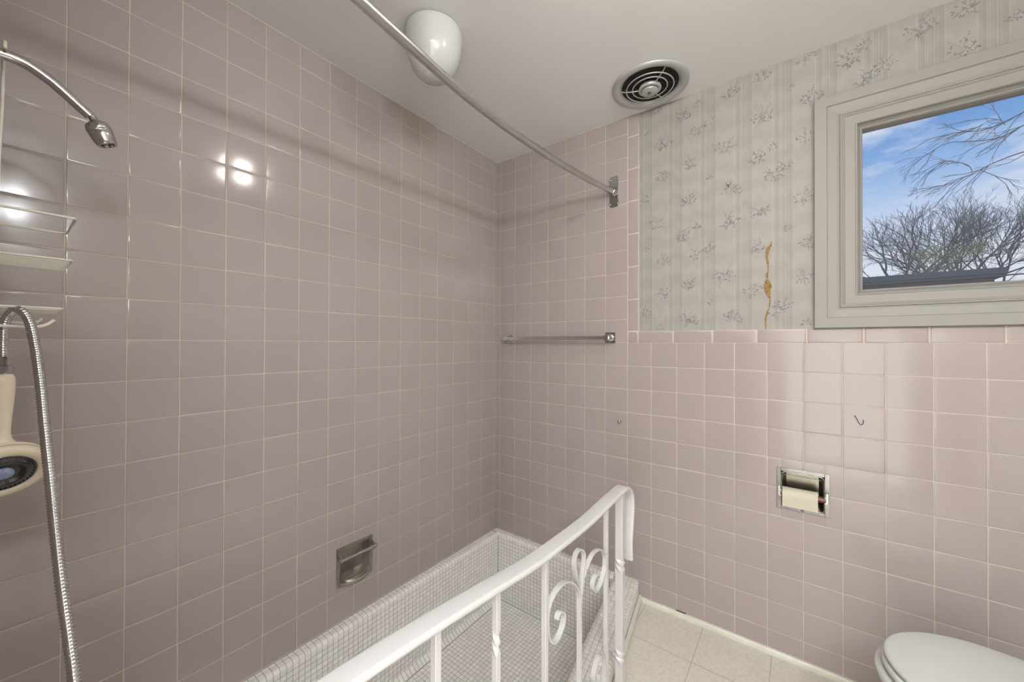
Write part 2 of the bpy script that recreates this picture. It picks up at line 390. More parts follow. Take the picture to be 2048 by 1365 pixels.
# wallpaper with its printed flowers, tear and edge
mb = MB()
backing(mb, (0, -.0012, 0), Ux, Wz, (.847, XR, .050, ZC), [wh], 0)
LAY = [0]
def disc(cx, cz, rx, rz, rot, mi, n=7, jag=.18):
    vs = []; y = -.0014-.000012*LAY[0]; LAY[0] += 1
    for k in range(n):
        t = 2*pi*k/n; q = 1+random.uniform(-jag, jag); a = rx*cos(t)*q; b = rz*sin(t)*q
        vs.append((cx+a*cos(rot)-b*sin(rot), y, cz+a*sin(rot)+b*cos(rot)))
    if any(wh[0]-.0 < q[0] < wh[1] and wh[2] < q[2] < wh[3] for q in vs) or max(q[2] for q in vs) > ZC-.002 or min(q[2] for q in vs) < .054 or min(q[0] for q in vs) < .849: return
    mb.add(vs, [list(range(n))], mi, False)
def leaf(cx, cz, L, wd, rot, mi):
    disc(cx+cos(rot)*L/2, cz+sin(rot)*L/2, L/2, wd/2, rot, mi, 6, .05)
def sprig(cx, cz, rot, L, mi):
    x, z, a = cx, cz, rot
    for k in range(5):
        a += random.uniform(-.25, .25); x += cos(a)*L/5; z += sin(a)*L/5
        leaf(x-cos(a)*L/5, z-sin(a)*L/5, L/5, .0009, a, mi)
        leaf(x, z, .006*random.uniform(.7, 1.2), .0026, a+random.choice((-1, 1))*random.uniform(.5, 1.1), mi)
FLORA = [(1.037, 0.984, 0.036), (0.884, 0.954, 0.01), (0.953, 0.886, 0.035), (0.984, 0.876, 0.011), (1.095, 0.903, 0.031), (1.138, 0.921, 0.027), (1.059, 0.766, 0.032), (0.957, 0.745, 0.037), (1.195, 0.8, 0.044), (1.325, 0.878, 0.043), (1.306, 0.723, 0.036), (1.354, 0.751, 0.018), (1.363, 0.639, 0.032), (1.397, 0.665, 0.028), (1.145, 0.689, 0.009), (1.215, 0.622, 0.034), (1.25, 0.61, 0.011), (0.876, 0.657, 0.027), (1.059, 0.612, 0.043), (0.929, 0.533, 0.04), (1.037, 0.461, 0.038), (1.088, 0.492, 0.02), (1.215, 0.488, 0.039), (1.318, 0.508, 0.032), (1.405, 0.429, 0.014), (1.457, 0.537, 0.037), (1.46, 0.756, 0.03), (1.138, 0.395, 0.029), (1.092, 0.374, 0.031), (0.953, 0.364, 0.031), (0.984, 0.352, 0.01), (0.88, 0.427, 0.008), (1.306, 0.37, 0.032), (1.468, 0.366, 0.027), (0.953, 0.221, 0.037), (1.059, 0.248, 0.032), (1.195, 0.274, 0.044), (1.294, 0.202, 0.035), (1.457, 0.24, 0.032), (1.393, 0.139, 0.031), (1.365, 0.123, 0.028), (1.145, 0.168, 0.009), (1.215, 0.108, 0.033), (1.25, 0.092, 0.01), (0.872, 0.135, 0.027), (1.059, 0.095, 0.043), (0.941, 0.066, 0.02), (1.462, 0.071, 0.017), (1.218, 1.012, 0.036), (1.096, 1.013, 0.017), (0.924, 1.055, 0.031), (1.319, 1.035, 0.035), (1.409, 0.956, 0.011), (1.463, 1.052, 0.033), (1.573, 0.989, 0.038), (1.619, 1.019, 0.024), (1.67, 0.929, 0.03), (1.623, 0.905, 0.034), (1.477, 0.9, 0.036), (1.753, 1.014, 0.045), (1.85, 0.906, 0.043), (1.85, 1.028, 0.037), (1.946, 0.954, 0.017), (2.08, .97, .04), (2.2, 1.02, .035), (2.3, .93, .04), (2.32, .6, .035), (2.31, .3, .035)]
for cx, cz, r in FLORA:
    LAY[0] = 0
    warm = random.random() < .5
    lt_, md_, dk_ = (1, 2, 3) if warm else (1, 5, 4)
    sl = random.uniform(-.3, .6)
    def place(): 
        t = random.uniform(0, 2*pi); q = sqrt(random.random())*.85*r; return cx+cos(t)*q, cz+sin(t)*q*.6+cos(t)*q*sl*.5, t
    for k in range(2 if r > .02 else 1): sprig(cx+random.uniform(-.2, .2)*r, cz+r*.1, random.uniform(.6, 2.6), r*1.0, random.choice((3, 4, 6, 7)))
    if r > .02: sprig(cx, cz, random.uniform(-2.6, -.6), r*.8, random.choice((3, 6, 7)))
    for k in range(max(5, int(r/.0017))):
        x, z, t = place(); leaf(x, z, random.uniform(.006, .013), random.uniform(.003, .0052), t+random.uniform(-.7, .7), random.choice((6, 7, dk_, 5, md_)))
    nf = 1 if r < .02 else random.choice((4, 5, 6))
    for k in range(nf):
        a0 = random.uniform(0, 2*pi); q = 0 if k == 0 else r*random.uniform(.3, .55)
        fx, fz = cx+cos(a0)*q, cz+sin(a0)*q*.55+cos(a0)*q*sl*.5-r*.05; fr_ = random.uniform(.15, .23)*max(r, .022)
        disc(fx, fz-.0008, fr_*1.25, fr_*1.1, 0, dk_, 8, .2)
        for p_ in range(5):
            t = 2*pi*p_/5+a0; disc(fx+cos(t)*fr_*.62, fz+sin(t)*fr_*.62, fr_*.46, fr_*.36, t, random.choice((lt_, lt_, md_)), 7, .12)
        disc(fx, fz, fr_*.3, fr_*.3, 0, md_, 6, .1)
TEAR = [(1.3565, 0.3886), (1.3536, 0.3771), (1.3419, 0.3753), (1.3359, 0.3585), (1.3347, 0.3338), (1.3388, 0.3049), (1.343, 0.3008), (1.3418, 0.2762), (1.3358, 0.2626), (1.3406, 0.2444), (1.3329, 0.2381), (1.3287, 0.2136), (1.3328, 0.1919), (1.3417, 0.1771), (1.3487, 0.1696), (1.3463, 0.1344), (1.3369, 0.1137), (1.3327, 0.0855), (1.3345, 0.0535), (1.3404, 0.0534), (1.3386, 0.0853), (1.3446, 0.1133), (1.351, 0.1377), (1.3534, 0.1728), (1.3522, 0.1975), (1.3593, 0.218), (1.3505, 0.2364), (1.3429, 0.2442), (1.3465, 0.2757), (1.3465, 0.3039), (1.3448, 0.3324), (1.3506, 0.3563), (1.3565, 0.3731)]
TL, TR = sorted(TEAR[:19], key=lambda q: q[1]), sorted(TEAR[19:], key=lambda q: q[1])
def at_z(L, z):
    for (a, za), (b, zb) in zip(L, L[1:]):
        if za <= z <= zb: return a+(b-a)*(z-za)/(zb-za+1e-9)
    return L[-1][0] if z > L[-1][1] else L[0][0]
z = .0535; prev = None
while z < .389:
    l, r = at_z(TL, z)+random.gauss(0, .0009), at_z(TR, z)+random.gauss(0, .0009)
    if z > .37: r = at_z(TR, z); l = r-.006*(1-(z-.37)/.02)-.001
    m_ = (l+r)/2; l, r = m_+(l-m_)*.82, m_+(r-m_)*.82
    if r-l < .002: m_ = (l+r)/2; l, r = m_-.001, m_+.001
    if prev:
        pl, pr, pz = prev
        mb.add([(pl, -.0036, pz), (pr, -.0036, pz), (r, -.0036, z), (l, -.0036, z)], [[0, 1, 2, 3]], 8, False)
        for a, b in ((pl, l), (pr, r)):
            if random.random() < .6: mb.add([(a, -.0037, pz), (b, -.0037, z), ((a+b)/2+random.uniform(-.003, .003), -.0048, (pz+z)/2)], [[0, 1, 2]], 9, False)
    prev = (l, r, z); z += .0028
wp = mb.build('wallpaper', [PAPER]+FL+[TORN, TORN2], wb)
wp['label'] = 'striped cream wallpaper with small flower sprays and a long brown tear'

# ceiling, floor, other walls
mb = MB(); mb.box((-.1, YF-.1, ZC), (XR+.1, .14, ZC+.1)); tag(mb.build('ceiling', CEIL), kind='structure')
mb = MB()
mb.box((-.1, YF-.1, ZF-.05), (XR+.1, YS-.001, ZF))
d = -YS
mb.prism([(cout(0)-.004, 0.0, ZF-.05), (cout(d)-.004, YS, ZF-.05), (XR+.1, YS, ZF-.05), (XR+.1, 0, ZF-.05)], (0, 0, .05))
tag(mb.build('floor', FLOORM), kind='structure')
mb = MB()
ys = [i*P for i in range(0, 24)] + [2.6]
backing(mb, (XR-T+.0008, 0, 0), (0, -1, 0), Wz, (0, 2.6, ZF, 0))
grid_tiles(mb, (XR, 0, 0), (0, -1, 0), Wz, (-1, 0, 0), ys, low)
mb.box((XR-.003, 0, 0), (XR+.1, YF-.1, ZC), 2); mb.box((XR+.001, 0, ZF-.05), (XR+.1, YF-.1, 0), 2)
tag(mb.build('wall_right', [GROUT, TILE, PAINT]), kind='structure')
mb = MB()                                         # shower end wall, tiled both in the tub and round its end
xs = [i*P for i in range(0, 11)]; xs = [x for x in xs if x < XP-.03] + [XP]
backing(mb, (0, YS+T-.0008, 0), Ux, Wz, (0, XP, ZT-.05, ZC)); grid_tiles(mb, (0, YS, 0), Ux, Wz, (0, 1, 0), xs, rows)
mb.box((0, YS-.001, ZF), (XP, YS-.10, ZC), 2)
tag(mb.build('wall_front', [GROUT, TILE, PAINT]), kind='structure')
mb = MB(); mb.box((-.1, YF, ZF), (1.35, YF-.1, ZC)); mb.box((2.15, YF, ZF), (XR+.1, YF-.1, ZC)); mb.box((1.35, YF, .93), (2.15, YF-.1, ZC))
tag(mb.build('wall_entrance', PAINT), kind='structure')
mb = MB(); mb.box((-.1, -4.2, ZF-.05), (3.2, YF-.1, ZF)); mb.box((-.1, -4.2, ZC+.1), (3.2, YF-.1, ZC+.2)); mb.box((-.1, -4.3, ZF), (3.2, -4.2, ZC+.2)); mb.box((3.1, -4.2, ZF), (3.2, YF-.1, ZC+.2)); mb.box((-.2, -4.3, ZF), (-.1, YF-.1, ZC+.2))
tag(mb.build('wall_hallway', PAINT), kind='structure')
# exterior skin of the wall around the window
mb = MB()
for a, b, c, d_ in sub_rect([(-.1, XR+.1, ZT-.1, ZC+.1)], wh): mb.box((a, .004, c), (b, .13, d_))
# keep the recess for the paper holder clear
mb2 = MB()
for a, b, c, d_ in sub_rect(sub_rect([(-.1, XR+.1, ZT-.1, ZC+.1)], wh), (TP[0]-.002, TP[1]+.002, TP[2]-.002, TP[3]+.002)): mb2.box((a, .004, c), (b, .13, d_))
mb2.box((TP[0]-.01, .07, TP[2]-.01), (TP[1]+.01, .13, TP[3]+.01))
o = mb2.build('wall_core', PAINT, wb)
mb = MB()
for a, b, c, d_ in sub_rect([(0, 2.6, ZT-.1, ZC+.1)], (lh[0]-.002, lh[1]+.002, lh[2]-.002, lh[3]+.002)): mb.box((-.1, -a, c), (-.004, -b, d_))
mb.box((-.1, -lh[0]+.01, lh[2]-.01), (-.055, -lh[1]-.01, lh[3]+.01))
mb.build('wall_core', PAINT, wl)

CAULK = bsdf('yellowed_caulk', (.50, .46, .34), .7, noise=(20, .5, (.56, .55, .50)))
mb = MB(); mb.tube([(T+.0002, -.001, ZC-.001), (T+.0002, -1.85, ZC-.001)], .0022, 8); mb.build('caulk_bead', CAULK, wl)
mb = MB(); mb.tube([(.001, -T-.0002, ZC-.001), (.847, -T-.0002, ZC-.001)], .0018, 8); mb.build('caulk_bead', CAULK, wb)
# baseboards (small white shoe moulding)
def shoe(pts, side_sign, name):
    pass
mb = MB()
prof = [(0, 0), (-.013, 0), (-.0135, .006), (-.012, .015), (-.008, .020), (0, .021)]
x0 = cout(0)+.012
mb.prism([(x0-.01, y-T, ZF+z) for y, z in prof], (XR-x0+.01, 0, 0), smooth=False)
mb.box((1.010, -.0052, ZF+.0205), (1.05, -.0095, ZF+.022), 1)
for x, z in ((.885, .012), (1.13, .010), (1.10, .017)): mb.box((x, -.0188, ZF+z), (x+.0022, -.0182, ZF+z+.0018), 1)
tag(mb.build('baseboard_back', [TRIMW, BLACK]), kind='structure')
mb = MB()
cd_ = V((.157, -1, 0)).normalized(); cn = V((1, .157, 0)).normalized()
base0 = V((cout(0)+.001, 0, ZF))
path = [base0 + cd_*(t) for t in (0.006, 1.875)]
sec = [(0, 0), (.014, 0), (.0145, .006), (.013, .018), (.006, .026), (0, .027)]
vs = []
for p_ in path:
    for a, b in sec: vs.append(p_ + cn*a + V((0, 0, b)))
n = len(sec); mb.add(vs, [[k, (k+1) % n, n+(k+1) % n, n+k] for k in range(n)] + [list(range(n)), list(range(n, 2*n))[::-1]], 0, False)
tag(mb.build('baseboard_left', TRIMW), kind='structure')

# ------------------------------------------------------------------ sunken tub
M = .0203
tub = thing('sunken_bathtub', 'sunken bathtub lined with small pale grey mosaic tiles below the lilac walls', 'bathtub', (.45, -.93, ZT))
def mosaic(mb, O, U, W, Nn, L, H, ok=None, pu=M, pv=M, u0=0, v0=0, h=.0009):
    O = V(O); U = V(U); W = V(W)
    nu = int(L/pu+.3); nv = int(H/pv+.3)
    for i in range(nu):
        for j in range(nv):
            a, b = u0+i*pu, v0+j*pv
            if ok and not ok(O+U*(a+pu/2)+W*(b+pv/2)): continue
            g = .0010
            mb.tile(O, U, W, Nn, a+g, min(a+pu, L)-g, b+g, min(b+pv, H)-g, h, 1, tilt=.00010, rings=((0, 0), (.0006, .8), (.0018, 1.0)))
LX, LY = .052, -.048
# basin
mb = MB()
mb.quad((.05, LY, ZT), (1.0, LY, ZT), (1.0, YS+T, ZT), (.05, YS+T, ZT))
mosaic(mb, (LX+.028, YS, ZT), (0, 1, 0), (1, 0, 0), (0, 0, 1), 1.86+LY, .93, ok=lambda p: p.x < cin(-p.y)+.01)
fl_ = mb.build('basin_floor', [MGROUT, MOSAIC], tub)
mb = MB()
hz = -ZT+ZL-.012
mb.quad((LX-.002, LY, ZT), (LX-.002, YS+T, ZT), (LX-.002, YS+T, ZL-.006), (LX-.002, LY, ZL-.006))
mosaic(mb, (LX-.002, LY, ZL-.010), (0, -1, 0), (0, 0, -1), (1, 0, 0), 1.86+LY, hz-.012)
mb.quad((LX-.003, LY+.004, ZT), (LX-.003, LY, ZT), (LX-.003, LY, ZL-.006), (LX-.003, LY+.004, ZL-.006))
mb.quad((LX-.0035, LY, ZT+.0235), (LX-.0035, YS+T, ZT+.0235), (LX+.033, YS+T, ZT-.0015), (LX+.033, LY, ZT-.0015))
mb.box((LX-.010, LY+.001, ZT), (LX, LY+.010, ZL-.013))
# sloped bottom course
for i in range(int((1.86+LY)/M)):
    y = LY-i*M
    s_ = V((.028, 0, -.020)).normalized(); nn = V((.58, 0, .81))
    mb.tile((LX-.002, y, ZT+.022), (0, -1, 0), s_, nn, .001, M-.001, .001, .033, .002, 1, rings=((0, 0), (.0006, .8), (.0018, 1.0)))
mb.quad((LX-.002, LY+.002, ZT), (LX-.002, LY+.002, ZL-.006), (cin(0)+.02, LY+.002, ZL-.006), (cin(0)+.02, LY+.002, ZT))
mosaic(mb, (LX, LY+.002, ZL-.010), (1, 0, 0), (0, 0, -1), (0, -1, 0), cin(.05)-LX+.01, hz+.004)
# wall under the curb
Uc = V((.150, -1, 0)).normalized(); Nc = V((-1, -.150, 0)).normalized()
O = V((cin(0)+.0008, 0, ZL-.0123))
mb.quad(O, O+Uc*1.88, O+Uc*1.88+V((0, 0, -hz)), O+V((0, 0, -hz)))
mosaic(mb, O, Uc, (0, 0, -1), Nc, 1.88, hz+.004)
mb.build('basin_wall', [MGROUT, MOSAIC], tub)
# rim along the left and back walls: two tiles deep with a rounded nosing
mb = MB()
mb.quad((T, -T, ZL-.0009), (LX-.0118, -T, ZL-.0009), (LX-.0118, YS+T, ZL-.0009), (T, YS+T, ZL-.0009)); mb.quad((T, -T, ZL-.0009), (.79, -T, ZL-.0009), (.79, LY+.0118, ZL-.0009), (T, LY+.0118, ZL-.0009))
mb.lathe([(.0165, -.016), (.0160, -.005), (.0125, -.0012), (.0002, -.0004)], (LX-.0125, LY+.0125, ZL), (0, 0, 1), 24, 1)
dw = .0174
mosaic(mb, (T, LY, ZL-.0009), (0, -1, 0), (1, 0, 0), (0, 0, 1), 1.86+LY, 2*dw, pv=dw)
mosaic(mb, (T, -T, ZL-.0009), (1, 0, 0), (0, -1, 0), (0, 0, 1), cin(0)+.03, 2*dw, pv=dw, ok=lambda p: p.x < cin(0)+.02)
nose = []
for i in range(7): t = pi/2*i/6; nose.append((cos(t), sin(t)))
def nosing(O, U, out, n, pitch=M, R=.0125):
    O = V(O); U = V(U); out = V(out)
    for i in range(n):
        a, b = i*pitch+.001, (i+1)*pitch-.001; vs = []
        for s_ in (a, a+.0006, b-.0006, b):
            rr = R
            for k in range(7):
                t = pi/2*k/6; vs.append(O+U*s_+out*(rr*sin(t))+V((0, 0, rr*cos(t))))
        mb.add(vs, [[i_*7+k, (i_+1)*7+k, (i_+1)*7+k+1, i_*7+k+1] for i_ in range(3) for k in range(6)], 1, True)
    L = n*pitch; vs = []
    for s_ in (0, L):
        for k in range(7): t = pi/2*k/6; vs.append(O+U*s_+out*((R-.0008)*sin(t))+V((0, 0, (R-.0008)*cos(t))))
    mb.add(vs, [[k, 7+k, 8+k, k+1] for k in range(6)], 0, True)
nosing((LX-.0125, LY, ZL-.0125), (0, -1, 0), (1, 0, 0), 89)
nosing((LX, LY+.0125, ZL-.0125), (1, 0, 0), (0, -1, 0), 34)
mb.build('rim', [MGROUT, MOSAIC], tub)
# curb on the room side
mb = MB()
Uo = V((.157, -1, 0)).normalized(); No = V((1, .157, 0)).normalized()
d1 = 1.86
A, B_, Cc, D = V((cin(0)+.0118, 0, ZL-.0009)), V((cin(d1)+.0118, -d1, ZL-.0009)), V((cout(d1)-.0118, -d1, ZL-.0009)), V((cout(0)-.0118, 0, ZL-.0009))
mb.quad(A, D, Cc, B_)
mb.prism([(cin(0)+.0005, -T, ZF-.06), (cin(1.85)+.0005, -1.85, ZF-.06), (cout(1.85)-.004, -1.85, ZF-.06), (cout(0)-.004, -T, ZF-.06)], (0, 0, ZL-.0142-ZF+.06))
nr = 5
for r in range(nr):
    for i in range(int(1.86/M)):
        dd0, dd1 = i*M, (i+1)*M
        def pt(dd, q): return V((cin(dd)+.0125+(cout(dd)-cin(dd)-.025)*q, -dd, 0))
        a = pt(dd0, r/nr); b = pt(dd0, (r+1)/nr); c = pt(dd1, (r+1)/nr); d_ = pt(dd1, r/nr)
        mid = (a+b+c+d_)/4
        vs = []
        hr = random.uniform(0, .0002)
        for ins, hh in ((.925, -.0010), (.91, -.0003), (.84, 0)):
            for q in (a, b, c, d_): z_ = mid+(q-mid)*ins; vs.append((z_.x, z_.y, ZL+hh+hr))
        fs = [[k*4+j, (k+1)*4+j, (k+1)*4+(j+1) % 4, k*4+(j+1) % 4] for k in range(2) for j in range(4)] + [[11, 10, 9, 8]]
        mb.add(vs, fs, 1, True)
nosing(V((cin(0)+.0125, 0, ZL-.0125)), Uc, Nc, 93)
nosing(V((cout(0)-.0125, 0, ZL-.0125)), Uo, No, 93)
O = V((cout(0)-.002, 0, ZL-.0125))
mb.quad(O, O+V((0, 0, -.08)), O+Uo*1.885+V((0, 0, -.08)), O+Uo*1.885)
mosaic(mb, O, Uo, (0, 0, -1), No, 1.885, .074)
mb.build('curb', [MGROUT, MOSAIC], tub)
mb = MB()
rs = random.Random(3)
for k in range(42):
    y = -.55+rs.gauss(0, .16)
    if rs.random() < .5: c = (LX+.0015, y, ZL-.03-abs(rs.gauss(0, .06))); ax = (1, 0, 0)
    else: c = (rs.uniform(.005, .04), y, ZL+.0004); ax = (0, 0, 1)
    mb.lathe([(rs.uniform(.0008, .0022), 0), (.0003, .0009)], c, ax, 6)
for k in range(26):
    mb.lathe([(rs.uniform(.0006, .0016), 0), (.0003, .0008)], (T+.0002, -.55+rs.gauss(0, .10), ZL+.01+abs(rs.gauss(0, .10))), (1, 0, 0), 6)
for k in range(18):
    mb.lathe([(rs.uniform(.0008, .002), 0), (.0003, .0009)], (rs.uniform(.12, .6), rs.uniform(-.9, -.1), ZT+.0024), (0, 0, 1), 6)
sp = mb.build('mould_speck', SPECK, tub); sp['kind'] = 'stuff'; sp['label'] = 'tiny dark brown mould specks'

# ------------------------------------------------------------------ white iron railing
XRL = .970
rail = thing('railing', 'white wrought iron railing with scrolls beside the sunken tub', 'railing', (XRL, -.555, ZF))
rz = [(-.55, -.478), (-.65, -.480), (-.80, -.488), (-.95, -.485), (-1.07, -.479), (-1.2, -.464), (-1.34, -.448), (-1.44, -.438), (-1.53, -.432), (-1.72, -.425)]
path = [(XRL, -.492, -.735), (XRL, -.495, -.70), (XRL, -.494, -.665), (XRL, -.484, -.61), (XRL, -.478, -.56), (XRL, -.482, -.530), (XRL, -.494, -.506), (XRL, -.516, -.490), (XRL, -.545, -.484), (XRL, -.60, -.485)] + [(XRL, y, z-.0065) for y, z in rz[1:]]
mb = MB()
sec = rrect(.043, .0135, .0062, 4)
sp_ = smooth_path(path, 6)
mb.sweep(sp_, sec, (1, 0, 0)); mb.build('handrail', RAILW, rail)
def rail_z(y):
    for (a, za), (b, zb) in zip(rz, rz[1:]):
        if a >= y >= b: return za+(zb-za)*(a-y)/(a-b)
    return rz[0][1]
def bar(name, y, size, zb, twists=()):
    mb = MB(); zt = rail_z(y)-.010; n = max(40, int((zt-zb)/.0016)); pts = []; tw = []
    for i in range(n+1):
        z = zb+(zt-zb)*i/n; pts.append((XRL, y, z)); a = 0
        for zc, span, turn in twists: q = min(1, max(0, (z-(zc-span/2))/span)); a += turn*(3*q*q-2*q*q*q)
        tw.append(a)
    s_ = size/2; c = size*.07
    mb.sweep(pts, [(s_-c, -s_), (s_, -s_+c), (s_, s_-c), (s_-c, s_), (-s_+c, s_), (-s_, s_-c), (-s_, -s_+c), (-s_+c, -s_)], (1, 0, 0), twist=tw, smooth=False)
    return mb.build(name, RAILW, rail)
bar('post', -.5552, .025, ZF+.001, [(-.725, .055, pi), (-1.02, .055, pi)])
bar('post', -1.70, .025, ZL+.001, [(-.725, .055, pi)])
bar('baluster', -.6687, .0125, ZF+.002)
for y in (-1.0172, -1.3485, -1.52): bar('baluster', y, .0125, ZL+.001)
bar('baluster', -1.1941, .0125, ZL+.001, [(-.585, .06, pi), (-.78, .06, pi)])
# scroll panel, flat bar in the railing plane
def ribbon(pts, th=.0036, wd=.0125, k=5):
    mb = MB(); p_ = smooth_path([(XRL, a, b) for a, b in pts], k)
    mb.sweep(p_, [(-wd/2, -th/2), (wd/2, -th/2), (wd/2, th/2), (-wd/2, th/2)], (1, 0, 0), smooth=False); return mb
LOOP = [(-0.8425, -0.690), (-0.8515, -0.651), (-0.8600, -0.6295), (-0.8680, -0.6074), (-0.8743, -0.5872), (-0.8752, -0.5717), (-0.8704, -0.5606), (-0.86, -0.5537), (-0.8453, -0.5533), (-0.8301, -0.5628), (-0.8212, -0.5745), (-0.8181, -0.5877), (-0.8202, -0.6045), (-0.8255, -0.6208), (-0.8298, -0.6364), (-0.8341, -0.650), (-0.8395, -0.668), (-0.8410, -0.690)]
RS = [(-0.8405, -0.700), (-0.8395, -0.6763), (-0.8352, -0.6634), (-0.8297, -0.6511), (-0.821, -0.6377), (-0.8098, -0.6262), (-0.7962, -0.6156), (-0.7775, -0.6058), (-0.7583, -0.6009), (-0.7335, -0.6034), (-0.7103, -0.6122), (-0.6917, -0.6267), (-0.6791, -0.6457), (-0.6776, -0.6614), (-0.6795, -0.6779), (-0.6898, -0.6943), (-0.7074, -0.7087), (-0.7254, -0.7167), (-0.7401, -0.7178), (-0.753, -0.7132), (-0.7628, -0.701), (-0.7643, -0.6868), (-0.758, -0.6765), (-0.7458, -0.6721), (-0.7327, -0.6745), (-0.7266, -0.6820)]
LS = [(-0.8466, -0.72), (-0.8462, -0.6873), (-0.8489, -0.6734), (-0.8553, -0.6585), (-0.8669, -0.6426), (-0.8823, -0.6258), (-0.9021, -0.6113), (-0.9214, -0.6026), (-0.9436, -0.5979), (-0.965, -0.5994), (-0.9832, -0.6051), (-0.9979, -0.6146), (-1.0059, -0.6264), (-1.0089, -0.6456), (-1.0082, -0.6668), (-1.0054, -0.6861), (-0.9984, -0.7016), (-0.9851, -0.7147), (-0.9703, -0.7198), (-0.9551, -0.7173), (-0.9418, -0.709), (-0.9319, -0.6967), (-0.9293, -0.6845), (-0.9355, -0.671), (-0.9479, -0.6622), (-0.959, -0.6635), (-0.9642, -0.6722)]
rot = lambda L: [(-.8437*2-a, -.8205*2-b) for a, b in L]
for L, w__ in ((LOOP, .0121), (RS, .0125), (LS, .0130), (rot(LOOP), .0121), (rot(RS), .0125), (rot(LS), .0130)):
    ribbon(L, wd=w__).build('scroll', RAILW, rail)
mb = ribbon([(-.8460, -.705), (-.8460, -.82), (-.8460, -.935)], k=2, th=.0042, wd=.0117); mb.build('scroll_stem', RAILW, rail)
mb = ribbon([(-.8416, -.69), (-.8416, -.82), (-.8416, -.95)], k=2, th=.0042, wd=.0117); mb.build('scroll_stem', RAILW, rail)
# rust marks on the ironwork
for y, z in ((-.6795, -.6365), (-.812, -.622), (-.8235, -.640)):
    mb = MB(); mb.lathe([(.0015, 0), (.0006, .0010)], (XRL+.0062, y, z), (1, 0, 0), 8); mb.build('rust_spot', RUST, rail)

# ------------------------------------------------------------------ curved shower curtain rod
rod = thing('shower_curtain_rod', 'curved aluminium shower curtain rod crossing the ceiling to the lilac back wall', 'curtain rod', (.727, -.01, .725))
rp_ = [(.727, -.012, .722), (.722, -.045, .722), (.706, -.115, .724), (.688, -.20, .727), (.672, -.30, .73), (.6575, -.42, .73), (.650, -.55, .73), (.6445, -.67, .73), (.6425, -.77, .73), (.6435, -.87, .73), (.648, -.97, .73), (.656, -1.06, .73), (.666, -1.15, .73), (.677, -1.25, .73), (.686, -1.33, .73), (.70, -1.50, .73), (.718, -1.68, .73), (.725, -1.80, .73), (.727, -1.845, .73)]
mb = MB(); mb.tube(smooth_path(rp_, 5), .0128, 20); mb.build('rod', ALU, rod)
def flange(yw, sgn):
    mb = MB(); out = []
    for k in range(64):
        t = 2*pi*k/64; zz_ = sin(t)*.075
        hw = .0195+.0105*(abs(zz_)/.075)**1.6
        c_ = cos(t); x = hw*(abs(c_)**.35)*(1 if c_ >= 0 else -1)
        out.append((.727+x, yw, .725+zz_*(1-.0*abs(c_))))
    # square the ends a little
    out = [(x, y, .725+(z-.725)*min(1.0, 1.0)) for x, y, z in out]
    mb.prism(out, (0, -sgn*.0035, 0))
    mb.lathe([(.021, 0), (.021, .004), (.0165, .009), (.0155, .026), (.0128, .027)], (.727, yw-sgn*.003, .722), (0, -sgn, 0), 32)
    o = mb.build('flange', CHROME, rod)
    for dx in (-.019, .019):
        for dz in (-.058, .058):
            m2 = MB(); m2.lathe([(.0050, 0), (.0050, .0015), (.0035, .0032), (.0008, .0038)], (.727+dx, yw-sgn*.0032, .725+dz), (0, -sgn, 0), 16)
            m2.box((.727+dx-.0035, yw-sgn*.0068, .725+dz-.0004), (.727+dx+.0035, yw-sgn*.0071, .725+dz+.0004), 1)
            m2.build('screw', [CHROME, DARKM], o)
flange(-T-.0003, 1); flange(YS+T+.0003, -1)

# ------------------------------------------------------------------ towel bar
tb = thing('towel_bar', 'chrome towel bar on the tiled back wall near the corner', 'towel bar', (.405, -T, .022))
mb = MB(); mb.box((.092, -.0655, .0125), (.716, -.0575, .0305), bev=.0012); mb.build('bar', CHROME, tb)
for x in (.107, .711):
    mb = MB(); mb.box((x-.0265, -T, -.0045), (x+.0265, -T-.006, .0485), bev=.0028)
    mb.lathe([(.019, .005), (.019, .009), (.0165, .0125), (.0125, .0125), (.0125, .050)], (x, -T, .022), (0, -1, 0), 32)
    mb.box((x-.010, -.046, .0085), (x+.010, -.0665, .0345), bev=.002)
    mb.build('bracket', CHROME, tb)

# ------------------------------------------------------------------ soap dish in the left wall
sd = thing('soap_dish', 'recessed tarnished steel soap dish with grab bar in the left tiled wall', 'soap dish', (T, -.91, -.885))
y0, y1, z0, z1 = -.9885, -.8315, -.962, -.8055
mb = MB()
for a, b, c, d_ in sub_rect([(y0, y1, z0, z1)], (y0+.0145, y1-.0145, z0+.012, z1-.0145)): mb.box((T-.0005, a, c), (T+.0035, b, d_), bev=.0008)
mb.build('frame', STEEL, sd)
mb = MB()
iy0, iy1, iz0, iz1 = y0+.0145, y1-.0145, z0+.012, z1-.0145
dp = -.036
nv = 10
def rec(y, z):   # pan depth, rounded towards the sides
    return dp
cs = [(T+.001, iy0, iz0), (T+.001, iy1, iz0), (T+.001, iy1, iz1), (T+.001, iy0, iz1)]
ins = .012
cb = [(dp, iy0+.004, iz0+ins), (dp, iy1-.004, iz0+ins), (dp, iy1-.004, iz1-.002), (dp, iy0+.004, iz1-.002)]
vs = cs+cb
mb.add(vs, [[0, 1, 5, 4], [1, 2, 6, 5], [2, 3, 7, 6], [3, 0, 4, 7], [4, 5, 6, 7]], 0, False)
mb.build('recess', STEEL, sd)
